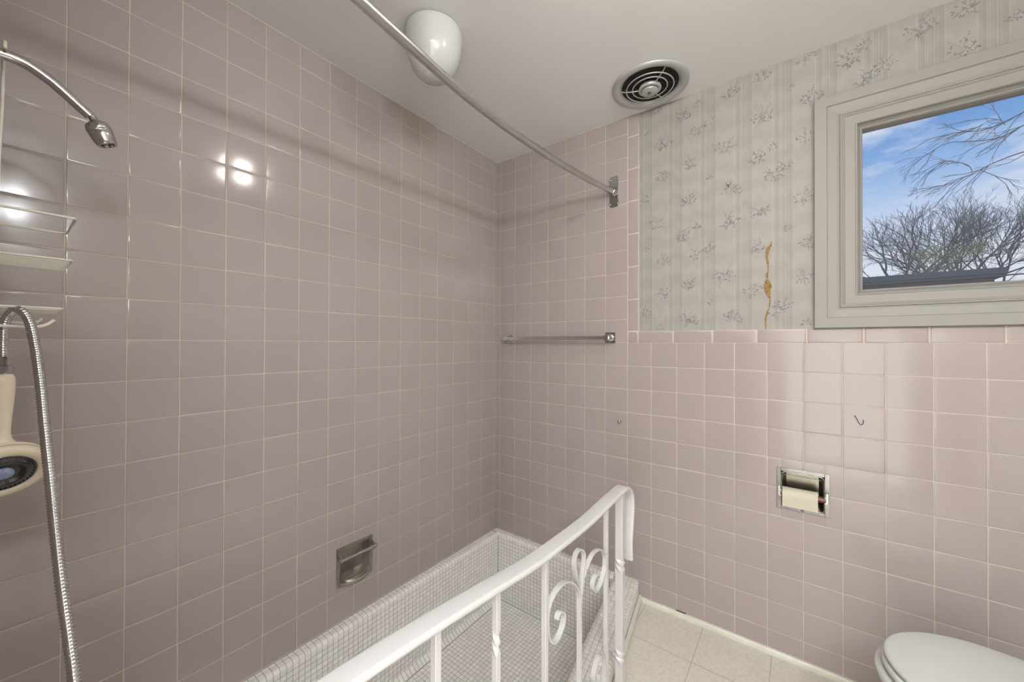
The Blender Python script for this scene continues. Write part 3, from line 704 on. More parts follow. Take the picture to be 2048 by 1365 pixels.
# projecting soap tray with a curved lip
mb = MB(); n = 20; top = []; 
def tray_ring(out, z, w=1.0):
    vs = []
    for k in range(n+1):
        t = -1+2*k/n; vs.append(V((T+out*(1-t*t)**.62 if abs(t) < 1 else T, -.91+t*.0625*w, z)))
    return vs
rings = [tray_ring(.004, -.962, .90), tray_ring(.020, -.9585, .95), tray_ring(.034, -.949, .99), tray_ring(.0385, -.936, 1.0), tray_ring(.0365, -.9355, .985), tray_ring(.031, -.947, .96), tray_ring(.015, -.9535, .92), tray_ring(.0, -.955, .90)]
vs = [q for r in rings for q in r]; w_ = n+1
mb.add(vs, [[i*w_+k, i*w_+k+1, (i+1)*w_+k+1, (i+1)*w_+k] for i in range(len(rings)-1) for k in range(n)], 0, True)
mb.tube([(T-.004+.0325*(1-t*t)**.6 if abs(t) < 1 else T-.004, -.91+t*.060, -.9362) for t in [(-1+2*k/24) for k in range(25)]], .0016, 8)
mb.tube([(T+.002, -.966, -.936), (T+.002, -.854, -.936)], .0013, 8)
mb.build('soap_tray', STEEL, sd)
mb = MB()
mb.tube([(T+.031, -.985, -.8435), (T+.031, -.835, -.8435)], .0062, 20)
for y in (-.985, -.835): mb.lathe([(.0075, -.004), (.0078, 0), (.0075, .004)], (T+.031, y, -.8435), (0, 1, 0), 20)
mb.build('grab_bar', CHROME, sd)
for y in (-.983, -.837):
    mb = MB(); q = -.9830 if y < -.9 else -.8410
    mb.prism([(T, q, -.852), (T+.036, q, -.849), (T+.038, q, -.8435), (T+.036, q, -.838), (T, q, -.822)], (0, .004, 0)); mb.build('arm', STEEL, sd)

# ------------------------------------------------------------------ toilet paper holder in the back wall
tp = thing('toilet_paper_holder', 'recessed chrome toilet paper holder in the tiled wall below the window', 'toilet paper holder', (1.448, -T, -.545))
X0, X1, Z0, Z1 = 1.3705, 1.5260, -.6228, -.4690
mb = MB()
for a, b, c, d_ in sub_rect([(X0, X1, Z0, Z1)], (TP[0], TP[1], TP[2], TP[3])): mb.box((a, -T+.0005, c), (b, -T-.003, d_), bev=.0007)
mb.build('frame', bsdf('dark_reflection_chrome', (.30, .30, .31), .16, metal=1, noise=(35, .6, (.17, .17, .18))), tp)  # chrome base colour darkened to stand in for dark reflections
mb = MB()
cx_, cz_ = (TP[0]+TP[1])/2, (TP[2]+TP[3])/2
def rr(w_, h_, y): return [(cx_+a, y, cz_+b) for a, b in rrect(w_, h_, .011, 5)]
rgs = [rr(.128, .129, -T-.0032), rr(.1275, .1285, -T-.0052), rr(.122, .123, -T-.0052), rr(.1205, .1215, -T-.001), rr(.116, .117, .004), rr(.114, .115, .030), rr(.098, .099, .052)]
vs = [q for r in rgs for q in r]; m_ = len(rgs[0])
mb.add(vs, [[i*m_+k, i*m_+(k+1) % m_, (i+1)*m_+(k+1) % m_, (i+1)*m_+k] for i in range(len(rgs)-1) for k in range(m_)], 0, True)
mb.add(rgs[-1], [list(range(m_))], 0, False)
for z in (-.4935, -.5035): mb.tube([(1.393, .028, z), (1.503, .028, z)], .0014, 8, 0)
mb.build('recess', bsdf('dark_steel_recess', (.33, .31, .26), .25, metal=1, noise=(22, .6, (.20, .19, .15))), tp)
for x, s_ in ((1.3785, 1), (1.5180, -1)):
    mb = MB(); mb.box((x-.004, -T-.002, -.572), (x+.004, -T-.010, -.537), bev=.0015); mb.lathe([(.0045, 0), (.004, .003), (.001, .004)], (x, -T-.003, -.534), (0, -1, 0), 14)
    mb.box((x, -.004, -.575), (x+s_*.006, -T-.008, -.550)); mb.build('roller_bracket', WHITE if 0 else CHROME, tp)
mb = MB(); mb.tube([(1.383, -.006, -.5635), (1.5135, -.006, -.5635)], .0105, 20); mb.build('roller', BROWNP, tp)
mb = MB(); mb.box((1.444, -T-.003, -.6195), (1.4525, -T-.0075, -.6125), bev=.001); mb.build('latch', DARKM, tp)
mb = MB(); rp2 = []
for k in range(40):
    t = 2*pi*k/40; r = .027 + (.0015 if k > 30 else 0); rp2.append((0, r*cos(t), r*sin(t)))
pts = [(1.3885, -.004+b, -.568+c) for a, b, c in rp2]
mb.prism(pts, (.1035, 0, 0), smooth=True)
mb.box((1.3885, -.0312, -.6045), (1.492, -.0303, -.566))
o = mb.build('toilet_paper_roll', ROLLP, loc=(1.44, -.004, -.568)); tag(o, 'nearly used cream toilet paper roll sitting in the recessed chrome holder', 'toilet paper')

# ------------------------------------------------------------------ small hardware on the walls
mb = MB(); mb.tube(smooth_path([(1.5925, -.010, -.253), (1.5955, -.012, -.257), (1.6000, -.014, -.268), (1.6040, -.016, -.278), (1.6095, -.018, -.2795), (1.6130, -.018, -.272), (1.6130, -.018, -.262)], 4), .0011, 8)
mb.tube([(1.5925, -T+.001, -.252), (1.5925, -.010, -.253)], .0014, 8)
tag(mb.build('wall_hook', BLACKP, loc=(1.6, -T, -.267)), 'thin black wire hook on the tiled wall above the toilet', 'hook')
mb = MB(); mb.lathe([(.0075, -.0002), (.0070, .002), (.0035, .004), (.0035, .010), (.0055, .011), (.0055, .014), (.001, .0155)], (.7585, -T, -.3755), (0, -1, 0), 20); mb.tube([(.754, -.010, -.362), (.757, -.014, -.372)], .0016, 8)
tag(mb.build('wall_screw', STEEL, loc=(.7585, -T, -.3755)), 'small brassy screw stub in the tiled back wall below the towel bar', 'screw')
mb = MB(); mb.tube([(1.2105, -.001, .639), (1.2085, -.011, .645)], .0032, 12); mb.lathe([(.0055, 0), (.005, .002), (.001, .003)], (1.2085, -.010, .645), (-.2, -1, .5), 14)
tag(mb.build('wall_anchor', STEEL, loc=(1.21, -.0012, .64)), 'dark bent nail stub high in the flowered wallpaper left of the window', 'nail')
mb = MB(); mb.tube([(1.1792, -.0014, .243), (1.1792, -.004, .238), (1.1792, -.0035, .226), (1.1795, -.0014, .222)], .0022, 10)
tag(mb.build('wall_anchor', STEEL, loc=(1.179, -.0012, .233)), 'tiny grey metal clip low in the wallpaper between towel bar and tear', 'clip')

# ------------------------------------------------------------------ ceiling globe (unlit) in the shower
g = thing('ceiling_light', 'unlit white opal glass dome light on the ceiling above the tub', 'ceiling light', (.433, -.884, ZC))
mb = MB(); R = .089
mb.lathe([(.058, 0), (.060, -.010), (.060, -.014)], (.433, -.884, ZC), (0, 0, 1), 48); mb.build('fitter', GLOBE, g)
prof = [(.088, -.0125), (.0945, -.0135), (.0965, -.018), (.0975, -.030), (.0972, -.050), (.0945, -.072), (.090, -.094), (.083, -.116), (.074, -.136), (.062, -.153), (.046, -.166), (.027, -.1745), (.010, -.1775), (.0002, -.178)]
prof = [(r, h+.012) for r, h in prof]
mb = MB(); mb.lathe(prof, (.433, -.884, ZC-.002), (0, 0, 1), 64, capends=False); mb.build('glass_shade', GLOBE, g)

# ------------------------------------------------------------------ round exhaust fan
vc = (.945, -.166, ZC)
ev = thing('exhaust_fan', 'round grey ceiling exhaust fan with concentric grille beside the wallpapered wall', 'exhaust fan', vc)
mb = MB()
mb.lathe([(.138, 0), (.1495, -.001), (.1515, -.004), (.1500, -.008), (.145, -.0115), (.138, -.013), (.128, -.0115), (.119, -.0075), (.1135, -.001), (.112, .004)], vc, (0, 0, 1), 80, capends=False); mb.build('trim_ring', VENTM, ev)
mb = MB(); mb.lathe([(.112, -.001), (.1115, -.0004), (.0003, -.0003)], vc, (0, 0, 1), 48, capends=False); mb.build('housing', BLACK, ev)  # flat mottled black disc closing the fan opening
mb = MB()
for k in range(10):
    a = k*.628; p1 = V((vc[0]+.03*cos(a), vc[1]+.03*sin(a), ZC-.0022)); p2 = V((vc[0]+.105*cos(a+.35), vc[1]+.105*sin(a+.35), ZC-.0022)); mb.tube([p1, p2], .0018, 4)
mb.build('fan_blade', bsdf('dusty_blade', (.07, .062, .05), .9, noise=(60, .7, (.02, .018, .015))), ev)
for R_ in (.0925, .068):
    mb = MB(); mb.tube([(vc[0]+R_*cos(2*pi*k/64), vc[1]+R_*sin(2*pi*k/64), ZC-.011) for k in range(65)], .0026, 10, cap=False); mb.build('grille_ring', VENTM, ev)
for a in (radians(197), radians(77), radians(317)):
    mb = MB(); mb.tube([(vc[0]+q*cos(a), vc[1]+q*sin(a), ZC-z_) for q, z_ in ((.040, .014), (.07, .0125), (.10, .008), (.113, .003))], .0024, 8); mb.build('grille_spoke', VENTM, ev)
mb = MB(); mb.lathe([(.030, .010), (.0425, .006), (.0455, -.002), (.0440, -.008), (.038, -.0105), (.033, -.007), (.030, -.007)], (vc[0], vc[1], ZC-.012), (0, 0, 1), 48)
mb.lathe([(.024, -.004), (.033, -.012), (.0345, -.016), (.031, -.0190), (.016, -.0205), (.0002, -.021)], (vc[0], vc[1], ZC-.012), (0, 0, 1), 48); cap_ = mb.build('center_cap', VENTM, ev)
mb = MB(); mb.box((vc[0]-.006, vc[1]-.008, ZC-.0325), (vc[0]+.004, vc[1]-.0045, ZC-.0335)); mb.box((vc[0]-.002, vc[1]-.003, ZC-.0325), (vc[0]+.008, vc[1]+.002, ZC-.0335), 1); mb.box((vc[0]-.008, vc[1]+.002, ZC-.0325), (vc[0]+.003, vc[1]+.0045, ZC-.0335)); mb.build('badge', [BLACK, TORN], cap_)

# ------------------------------------------------------------------ window
tag(MB().build('x', WHITE), None); bpy.data.objects.remove(bpy.data.objects['x'])
def frame(name, prof, parent=None, mats=WHITE):
    """prof: list of (inset, y); mitred frame around the window rectangle"""
    mb = MB(); L = len(prof)
    def corner(i, ins, y):
        x0, x1, z0, z1 = WX0+ins, WX1-ins, WZ0+ins, WZ1-ins
        return ((x0, y, z0), (x1, y, z0), (x1, y, z1), (x0, y, z1))[i]
    for i in range(4):
        j = (i+1) % 4; vs = []
        for ins, y in prof: vs += [corner(i, ins, y), corner(j, ins, y)]
        mb.add(vs, [[2*k, 2*k+2, 2*k+3, 2*k+1] for k in range(L-1)], 0, False)
    return mb.build(name, mats, parent)
wn = frame('window_1', [(0, 0), (0, -.0215), (.0015, -.0235), (.035, -.0235), (.0365, -.0215), (.0375, -.0185), (.062, -.014), (.070, -.0110), (.071, -.0150), (.073, -.0165), (.0755, -.0160), (.076, -.0135), (.079, -.0150), (.0815, -.0138), (.085, -.0095)])
tag(wn, kind='structure')
frame('window_frame', [(.085, -.0095), (.112, -.0085), (.1125, -.0110), (.1165, -.0118), (.1185, -.007), (.1190, .000), (.1215, .004), (.1255, .010)], wn)
sash = frame('window_sash', [(.1255, .010), (.1262, .008), (.1285, .0085), (.1318, .014), (.1334, .026), (.134, .044)], wn)
mb = MB(); mb.box((WX0+.132, .034, WZ0+.132), (WX1-.132, .038, WZ1-.132)); mb.build('window_pane', PANE, sash)
mb = MB()
for a, b, c, d_ in sub_rect([(WX0+.015, WX1-.015, WZ0+.015, WZ1-.015)], (WX0+.134, WX1-.134, WZ0+.134, WZ1-.134)): mb.box((a, .039, c), (b, .047, d_))
mb.build('window_jamb', WHITE, wn)

# ------------------------------------------------------------------ shower arm and head, coming from the shower's end wall
arm = thing('fixed_shower', 'small chrome shower head on a bent arm high by the left tiled wall', 'shower head', (.33, YS+T, .44))
pa = [(.33, YS+T, .47), (.33, -1.83, .483), (.33, -1.80, .492), (.33, -1.776, .4945), (.33, -1.7604, .4945), (.33, -1.7439, .4905), (.33, -1.7207, .4778), (.33, -1.7025, .4635), (.33, -1.6836, .4470), (.33, -1.6700, .4355)]
mb = MB(); mb.tube(smooth_path(pa, 5), .0090, 24); mb.build('shower_arm', CHROME, arm)
mb = MB(); mb.lathe([(.030, 0), (.030, .003), (.020, .010), (.012, .012)], (.33, YS+T, .47), (0, 1, .2), 32); mb.build('wall_flange', CHROME, arm)
ax = V((0, .45, -1)).normalized(); hc = V((.33, -1.6665, .4335))
mb = MB(); mb.lathe([(.006, -.004), (.0065, .002), (.0072, .004), (.0085, .0065), (.0145, .009), (.0182, .013), (.0195, .019), (.0197, .023), (.0188, .0235), (.0186, .0255), (.0192, .026), (.0185, .034), (.0172, .044), (.0160, .049), (.0145, .0505), (.0140, .0485), (.004, .0480), (.0002, .048)], hc, ax, 40, capends=False); hb_ = mb.build('head_body', CHROME, arm)
mb = MB()
for k in range(6): a = k*pi/3; X_ = ax.cross(V((1, 0, 0))).normalized(); Y_ = ax.cross(X_); c = hc+ax*.0485+(X_*cos(a)+Y_*sin(a))*.009; mb.lathe([(.002, 0), (.0015, .003)], c, ax, 8)
mb.build('spray_nozzle', DARKM, hb_)

# ------------------------------------------------------------------ wire caddy hanging on the arm
cad = thing('shower_caddy', 'white coated wire shower caddy with thin shelves hanging at the left edge', 'shower caddy', (.33, -1.80, .2))
mb = MB()
for dx in (-.004, .004):
    x = .352+dx*2 if dx > 0 else .330-.016
mb = MB(); mb.tube(smooth_path([(.300, -1.783, .02), (.296, -1.779, .20), (.293, -1.776, .33), (.2935, -1.7735, .42), (.300, -1.7722, .505), (.318, -1.7718, .513), (.334, -1.7715, .5145), (.3445, -1.7712, .510), (.348, -1.7712, .498)], 4), .0024, 10); mb.build('hanger_wire', WIRE, cad)
mb = MB(); mb.tube(smooth_path([(.380, -1.790, .02), (.372, -1.788, .20), (.362, -1.784, .40), (.356, -1.7835, .49), (.348, -1.7835, .512), (.334, -1.7835, .5145), (.318, -1.7835, .510), (.314, -1.7835, .498)], 4), .0024, 10); mb.build('hanger_wire', WIRE, cad)
def loopwire(mb, xn, xf, yf, yb, z, r=.0020, dz=0):
    mb.tube(smooth_path([(xn, yb, z), (xn, yf-.012, z), (xn-.004, yf-.002, z), (xn-.012, yf, z), ((xn+xf)/2, yf, z), (xf+.012, yf, z), (xf+.004, yf-.002, z), (xf, yf-.012, z), (xf, yb, z), (xf+.01, yb-.002, z), (xn-.01, yb-.002, z), (xn, yb, z)], 3), r, 8)
mb = MB(); loopwire(mb, .412, .254, -1.6935, -1.81, .2128); mb.build('shelf_rail', WIRE, cad)
for z, yf, xn, xf in ((.1382, -1.6975, .408, .257), (.0528, -1.7075, .396, .242)):
    mb = MB(); loopwire(mb, xn, xf, yf, -1.81, z)
    for k in range(1, 12):
        x = xn+(xf-xn)*k/12; mb.tube([(x, yf, z-.0022), (x, -1.81, z-.0022)], .0013, 6)
    mb.build('shelf', WIRE, cad)
mb = MB(); mb.tube(smooth_path([(.386, -1.815, .022), (.386, -1.76, .020), (.385, -1.735, .020), (.383, -1.722, .026), (.381, -1.7155, .033)], 4), .0027, 10); mb.build('hook', WIRE, cad)
mb = MB(); mb.tube(smooth_path([(.240, -1.815, .034), (.238, -1.76, .031), (.235, -1.735, .031), (.231, -1.7265, .036), (.229, -1.7240, .040)], 4), .0027, 10); mb.build('hook', WIRE, cad)
mb = MB(); mb.tube([(.386, -1.795, .020), (.239, -1.795, .032)], .0024, 8); mb.tube([(.300, -1.783, .02), (.300, -1.795, .026)], .0024, 8); mb.tube([(.380, -1.79, .02), (.380, -1.796, .021)], .0024, 8); mb.build('cross_wire', WIRE, cad)

# ------------------------------------------------------------------ hand shower with ribbed steel hose
hs_ = thing('hand_shower', 'ivory hand shower with black spray face hanging from a ribbed steel hose', 'hand shower', (.391, -1.7696, -.2))
hp = [(.3915, -1.7697, -.052), (.3900, -1.7698, -.030), (.3790, -1.7698, -.006), (.3762, -1.7690, .0182), (.3826, -1.7642, .0395), (.3953, -1.7547, .0480), (.4096, -1.7446, .0308), (.4332, -1.7383, -.0108), (.4715, -1.7343, -.0664), (.5171, -1.7307, -.1402), (.5628, -1.7272, -.2076), (.5997, -1.7241, -.2708), (.6289, -1.7205, -.332), (.6581, -1.7146, -.4052), (.6760, -1.7111, -.4502), (.690, -1.706, -.52), (.695, -1.702, -.62), (.66, -1.71, -.72), (.56, -1.75, -.80), (.44, -1.80, -.80), (.36, -1.84, -.74), (.34, YS+T, -.70)]
sp2 = smooth_path(hp, 10)
# resample at 1.3 mm and modulate the radius for the ribs
acc = [0]
for a, b in zip(sp2, sp2[1:]): acc.append(acc[-1]+(b-a).length)
tot = acc[-1]; step = .00115; pts = []; rad = []; j = 0; k = 0
while k*step < tot:
    s_ = k*step
    while acc[j+1] < s_: j += 1
    t = (s_-acc[j])/(acc[j+1]-acc[j]+1e-9); pts.append(sp2[j].lerp(sp2[j+1], t)); rad.append((.0066, .0066, .0056, .0056)[k % 4]); k += 1
mb = MB(); mb.tube(pts, rad, 18); mb.build('hose', CHROME, hs_)
c0 = V((.391, -1.7696, -.060))
mb = MB(); mb.lathe([(.0065, .014), (.0082, .012), (.0082, -.0), (.0096, -.001), (.0110, -.003), (.0110, -.013), (.0096, -.0155), (.008, -.016)], c0+V((0, 0, .016)), (0, 0, 1), 12, smooth=False); mb.build('hose_nut', CHROME, hs_)
mb = MB(); hprof = [(.007, .002), (.0105, 0), (.0126, -.005), (.0133, -.014), (.0130, -.026), (.0118, -.045), (.0104, -.065), (.0090, -.085), (.0086, -.096), (.0105, -.106), (.0150, -.114), (.0195, -.119)]
mb.lathe(hprof, c0, (-.02, 0, 1), 40)
mb.build('handle', IVORY, hs_)
hn = V((.84, .13, -.53)).normalized(); hcn = V((.388, -1.7695, -.2170))
mb = MB(); mb.lathe([(.0, -.034), (.016, -.033), (.030, -.028), (.041, -.020), (.048, -.012), (.0515, -.006), (.0515, -.0035), (.0500, -.0030), (.0500, -.0015), (.0520, -.001), (.0525, .006), (.0510, .010), (.0470, .0130), (.0400, .0128), (.0365, .0115), (.035, .0095)], hcn, hn, 64, capends=False)
sh_ = mb.build('head_shell', IVORY, hs_)
mb = MB(); mb.lathe([(.0362, .0095), (.0350, .0118), (.031, .0108), (.029, .0125), (.022, .0125), (.018, .009), (.0165, .0092), (.0002, .0092)], hcn, hn, 64, capends=False)
X_ = hn.cross(V((0, 0, 1))).normalized(); Y_ = hn.cross(X_)
for rr_, nn_ in ((.0330, 40), (.0255, 24)):
    for k in range(nn_): a = 2*pi*k/nn_; c = hcn+hn*.0105+(X_*cos(a)+Y_*sin(a))*rr_; mb.lathe([(.0011, 0), (.0008, .0022)], c, hn, 6)
mb.build('spray_face', BLACKP, sh_)
mb = MB(); mb.lathe([(.0115, .0090), (.0115, .0118), (.0100, .0130), (.0002, .0134)], hcn, hn, 32, capends=False); mb.build('centre_badge', BLUEG, sh_)

# ------------------------------------------------------------------ toilet
to = thing('toilet', 'white toilet with closed lid beside the tiled wall under the window', 'toilet', (1.86, -.42, ZF))
AX = -.418
def egg(x0, x1, wd, n=64, xm=.2, back=.62, sq=2.0):
    """closed outline: rounded tip at x0, widest wd at x0+xm, narrowing to back*wd at x1"""
    out = []
    m = x0+xm
    for k in range(n):
        t = 2*pi*k/n; c, s_ = cos(t), sin(t)
        if c < 0: x = m+xm*c; y = wd*s_
        else:
            q = c**.85; x = m+(x1-m)*q; y = wd*s_*(1-(1-back)*q*.6)
            y = wd*(abs(s_)**.75)*(1 if s_ > 0 else -1)*(1-.12*q)
        out.append((x, AX+y))
    return out
def loft(mb, rings, mi=0, cap=True, smooth=True):
    n = len(rings[0]); vs = [q for r in rings for q in r]
    mb.add(vs, [[i*n+k, i*n+(k+1) % n, (i+1)*n+(k+1) % n, (i+1)*n+k] for i in range(len(rings)-1) for k in range(n)], mi, smooth)
    if cap: mb.add(rings[0], [list(range(n))[::-1]], mi, smooth); mb.add(rings[-1], [list(range(n))], mi, smooth)
def ring(o, z, sc=1.0, cx=None):
    cx = cx if cx is not None else sum(q[0] for q in o)/len(o); return [(cx+(x-cx)*sc, AX+(y-AX)*sc, z) for x, y in o]
lid = egg(1.610, 2.06, .172)
ZS = -.7815
mb = MB(); loft(mb, [ring(lid, ZS-.015, .965), ring(lid, ZS-.013, .985), ring(lid, ZS-.007, .998), ring(lid, ZS-.003, .994), ring(lid, ZS-.001, .980), ring(lid, ZS, .955), ring(lid, ZS+.0005, .70), ring(lid, ZS+.0008, .3)]); mb.build('lid', SEATP, to)
seat = egg(1.606, 2.05, .176)
mb = MB(); loft(mb, [ring(seat, ZS-.038, .95), ring(seat, ZS-.036, .985), ring(seat, ZS-.028, 1.0), ring(seat, ZS-.020, .998), ring(seat, ZS-.0175, .98), ring(seat, ZS-.0172, .93)]); st_ = mb.build('seat', SEATP, to)
bowl = egg(1.592, 2.10, .187)
zb = ZS-.040
def ringx(o, z, sc, sy, cx): return [(cx+(x-cx)*sc, AX+(y-AX)*sy, z) for x, y in o]
mb = MB(); loft(mb, [ringx(bowl, ZF, .50, .60, 1.90), ringx(bowl, ZF+.02, .49, .58, 1.90), ringx(bowl, ZF+.10, .45, .52, 1.89), ringx(bowl, ZF+.17, .50, .58, 1.88), ringx(bowl, ZF+.23, .66, .74, 1.87), ringx(bowl, ZF+.28, .82, .88, 1.86), ringx(bowl, zb-.035, .94, .965, 1.85), ringx(bowl, zb-.018, .985, .992, 1.85), ringx(bowl, zb-.006, .995, .998, 1.85), ringx(bowl, zb, .985, .985, 1.85), ringx(bowl, zb+.001, .95, .95, 1.85)]); mb.build('bowl', PORC, to)
mb = MB(); mb.box((2.07, AX-.10, ZF+.25), (2.13, AX+.10, ZS-.035), bev=.012); mb.box((2.12, AX-.235, ZS-.06), (2.335, AX+.235, ZS+.30), bev=.02); mb.build('tank', PORC, to)
mb = MB(); mb.box((2.108, AX-.245, ZS+.301), (2.343, AX+.245, ZS+.335), bev=.010); mb.build('tank_lid', PORC, to)
for s_ in (-1, 1):
    mb = MB(); mb.lathe([(.014, 0), (.014, .016), (.010, .020)], (2.045, AX+s_*.07, ZS-.018), (0, 0, 1), 20); mb.build('hinge', SEATP, st_)
mb = MB(); mb.tube([(2.116, AX-.17, ZS+.25), (2.10, AX-.17, ZS+.25), (2.096, AX-.12, ZS+.245)], .006, 10); mb.build('flush_lever', CHROME, to)

# ------------------------------------------------------------------ lights outside the picture: ceiling lamp, added fill panel, shifted wall lamp
cl = thing('ceiling_light', 'round lit glass ceiling light over the middle of the room floor', 'ceiling light', (1.30, -.90, ZC))
mb = MB(); mb.lathe([(.10, 0), (.105, -.012), (.06, -.016)], (1.30, -.90, ZC), (0, 0, 1), 48); mb.build('base', VENTM, cl)
mb = MB(); mb.lathe([(.060, -.012), (.062, -.03), (.056, -.050), (.040, -.064), (.018, -.071), (.0005, -.072)], (1.30, -.90, ZC), (0, 0, 1), 32, capends=False); mb.build('glass_bowl', BULB, cl)
pl = thing('ceiling_fill_panel', 'added rectangular fill panel on the ceiling by the entrance behind the bathtub end wall', 'ceiling light', (1.75, -2.25, ZC))  # unseen panel added for soft fill from behind the camera
mb = MB(); mb.box((1.20, -2.5, ZC), (2.25, -2.0, ZC-.03), bev=.004); mb.build('housing', VENTM, pl)
mb = MB(); mb.box((1.22, -2.48, ZC-.0301), (2.23, -2.02, ZC-.045), bev=.004); mb.build('diffuser', bsdf('fill_panel_diffuser', (.9, .9, .9), .5, emit=((.95, .97, 1), 17.0)), pl)
va = thing('vanity_light', 'lit frosted tube light on a chrome bar, shifted along the right wall as fill', 'wall light', (XR-.02, -2.05, .78))  # wall lamp inferred from reflections, shifted and cooled as fill for the left wall
mb = MB(); mb.box((XR-.006, -2.45, .74), (XR-.04, -1.65, .82), bev=.006); mb.build('bar', CHROME, va)
mb = MB(); mb.tube([(XR-.085, -1.695, .78), (XR-.085, -1.70, .78), (XR-.085, -2.40, .78), (XR-.085, -2.405, .78)], [.03, .042, .042, .03], 24); mb.build('lamp_tube', BULB2, va)
# ------------------------------------------------------------------ outside: neighbour's garage, trees, lawn
mb = MB(); mb.box((-20, .9, -3.6), (40, 60, -3.4)); tag(mb.build('lawn', LAWN), kind='structure')
ga = thing('garage', 'neighbouring flat roofed building with dark fascia seen low through the window', 'building', (1.5, 10, -3.4))
mb = MB(); mb.box((-4, 8.15, -3.4), (4.05, 13, 1.18)); mb.build('wall', SIDING, ga)
mb = MB(); mb.box((-4.1, 8.0, 1.155), (4.15, 13.1, 1.262), bev=.01); mb.box((-4.1, 8.03, 1.115), (4.13, 13.07, 1.152)); mb.build('roof', FASCIA, ga)
def grow(mb, p, d, L, r, depth, rnd, spread=.42, twig=.0028, up=.04, seg=3, shrink=.80):
    pts = [p]; q = p; dd = d.copy()
    for k in range(seg):
        dd = (dd + V((rnd.gauss(0, .10), rnd.gauss(0, .10), rnd.gauss(0, .10)+up*.5))).normalized(); q = q+dd*(L/seg); pts.append(q)
    mb.tube(pts, [r+(r*.68-r)*i/seg for i in range(seg+1)], 4 if r < .02 else 7, cap=False)
    if depth <= 0: return
    nb = 2 if rnd.random() < .62 else 3
    for b in range(nb):
        a = V((rnd.gauss(0, 1), rnd.gauss(0, 1), rnd.gauss(0, .8))); a = (a - dd*a.dot(dd)).normalized()
        nd = (dd + a*spread*rnd.uniform(.7, 1.35) + V((0, 0, up))).normalized()
        grow(mb, q, nd, L*shrink*rnd.uniform(.82, 1.12), max(r*(.66 if nb == 2 else .58), twig), depth-1, rnd, spread, twig, up, seg, shrink)
    if depth > 1 and rnd.random() < .45:
        a = V((rnd.gauss(0, 1), rnd.gauss(0, 1), rnd.gauss(0, 1))); a = (a-dd*a.dot(dd)).normalized()
        grow(mb, pts[seg//2+1], (dd+a*.8).normalized(), L*.6, max(r*.4, twig), depth-2, rnd, spread, twig, up, seg, shrink)
def tree(x, y, fork, H, limbs, seed, label, lean=0, r0=.13, depth=5, spr=.42):
    rnd = random.Random(seed)
    t = thing('bare_tree', label, 'tree', (x, y, -3.4), 'bare trees beyond the garage')
    mb = MB(); mb.tube([(x, y, -3.4), (x+.05, y, -1), (x, y, fork)], [r0*1.5, r0*1.2, r0], 10, cap=False); mb.build('trunk', BARK, t)
    mb = MB()
    for k in range(limbs):
        a = -1+2*(k+.5)/limbs; d = V((a*.95+lean, rnd.uniform(-.4, .4), .95-.45*abs(a))).normalized()
        grow(mb, V((x, y, fork-.1)), d, H*.30, r0*.55, depth, rnd, spread=spr)
    mb.build('branches', BARK, t); del t['group']; return t
tree(4.75, 20, 2.2, 3.3, 7, 11, 'bare dark tree behind the left part of the flat roof', r0=.11, depth=6)
tree(7.45, 25.5, 2.2, 4.7, 9, 5, 'wide bare tree in the middle of the window view', r0=.12, depth=6)
tree(11.65, 36.5, 2.76, 5.8, 7, 23, 'bare tree farthest right behind the roof end', r0=.13, depth=6)
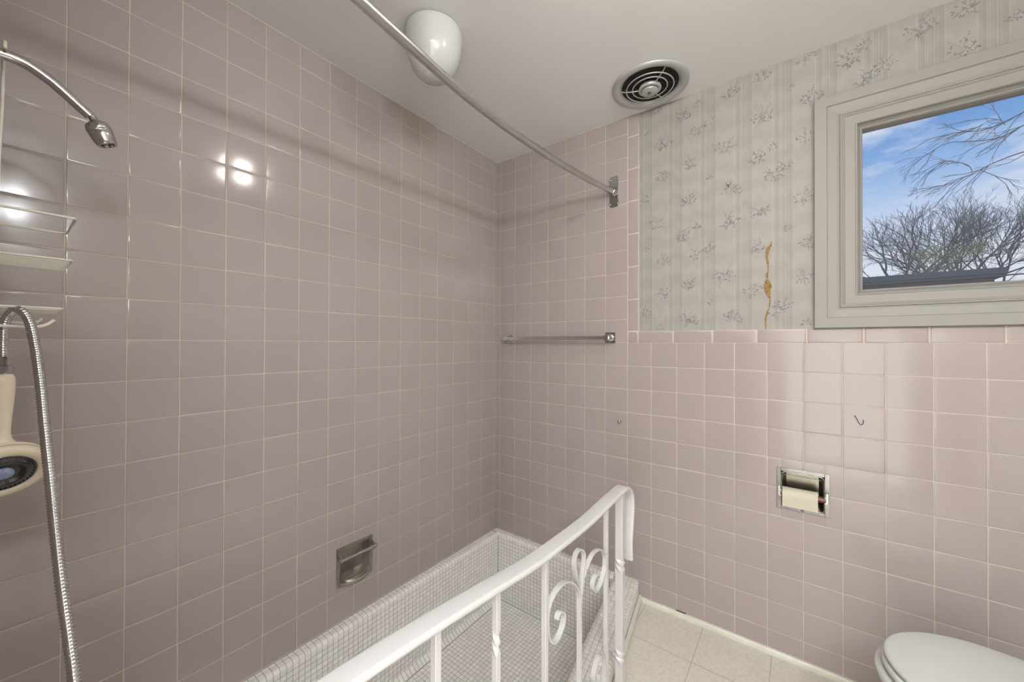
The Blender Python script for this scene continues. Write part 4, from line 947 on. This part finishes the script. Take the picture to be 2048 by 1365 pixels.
# overhanging boughs of a nearer tree
t = thing('bare_tree', 'nearer tree whose bare boughs reach into the blue sky at top right', 'tree', (7.5, 12, -3.4))
mb = MB(); mb.tube([(7.5, 12, -3.4), (7.4, 12, 1), (7.2, 12, 4.2), (6.9, 12, 5.6)], [.22, .19, .16, .12], 10, cap=False); mb.build('trunk', BARK, t)
mb = MB(); rnd = random.Random(4)
LIMB = [[(6.9, 12, 5.3), (5.652, 12.0, 5.0), (5.153, 12.0, 4.7767), (4.6976, 12.0, 4.8276), (4.3373, 12.0, 4.90), (4.0443, 12.0, 4.75), (3.5153, 12.0, 4.4038)],
        [(6.9, 12, 5.4), (5.6529, 12.0, 5.28), (5.2273, 12.0, 5.10), (4.8531, 12.0, 5.03), (4.4195, 12.0, 5.12), (4.1298, 12.0, 5.05)],
        [(7.1, 12, 4.6), (5.5807, 12.0, 4.3589), (5.0773, 12.0, 4.2204), (4.7732, 12.0, 4.0691), (4.416, 12.0, 3.9217), (4.1265, 12.0, 3.8707)],
        [(4.7344, 12.0, 4.0795), (4.6568, 12.0, 4.2792), (4.3768, 12.0, 4.4542), (4.2119, 12.0, 4.4642)],
        [(4.8504, 12.0, 4.1075), (5.1502, 12.0, 3.8534), (5.4384, 12.0, 3.6998)],
        [(5.2272, 12.0, 5.0404), (5.1543, 12.0, 5.1809), (4.9679, 12.0, 5.2108), (4.815, 12.0, 5.1218), (4.70, 12, 5.12)]]
for L in LIMB:
    sp3 = smooth_path(L, 4); n = len(sp3); r0 = .017 if len(L) > 5 else .009
    mb.tube(sp3, [max(.005, r0*(1-.85*i/n)) for i in range(n)], 6, cap=False)
    for i in range(3, n-1):
        if rnd.random() < .5:
            dd = (sp3[i+1]-sp3[i]).normalized(); d = (dd+V((0, rnd.uniform(-.5, .5), rnd.uniform(-.75, .45)))).normalized()
            grow(mb, sp3[i], d, rnd.uniform(.22, .42), .009, 2, rnd, spread=.4, twig=.0035, up=-.05)
mb.build('branches', bsdf('pale_grey_bark', (.26, .27, .31), .9, noise=(4, .4, (.20, .21, .24))), t)
# evergreen / leafing tree in front of the bare crowns
bu = thing('leafy_tree', 'small yellow green leafing tree standing among the bare trees', 'tree', (4.95, 16, -3.4))
mb = MB(); mb.tube([(4.95, 16, -3.4), (5.0, 16, 0), (4.95, 16, 1.7)], [.09, .07, .04], 8, cap=False)
rnd = random.Random(9)
for k in range(5): grow(mb, V((4.95, 16, 1.6+.12*k)), V((-1+.5*k, rnd.uniform(-.3, .3), .8)).normalized(), .55, .022, 2, rnd)
mb.build('trunk', BARK, bu)
mb = MB()
for k in range(3600):
    cx, cz, sx, sz = ((4.75, 2.85, .34, .36), (5.3, 2.75, .50, .30), (5.8, 2.95, .45, .22), (5.0, 2.35, .7, .3))[k % 4]
    c = V((rnd.gauss(cx, sx*.55), 16+rnd.gauss(0, .3), rnd.gauss(cz, sz*.55))); a = V((rnd.gauss(0, 1), rnd.gauss(0, 1), rnd.gauss(0, 1))).normalized(); b = a.cross(V((rnd.random(), 1, rnd.random()))).normalized(); s1 = rnd.uniform(.012, .027)
    mb.add([c-a*s1, c+b*s1*.45, c+a*s1, c-b*s1*.45], [[0, 1, 2, 3]], 0, False)
mb.build('foliage', LEAF, bu)
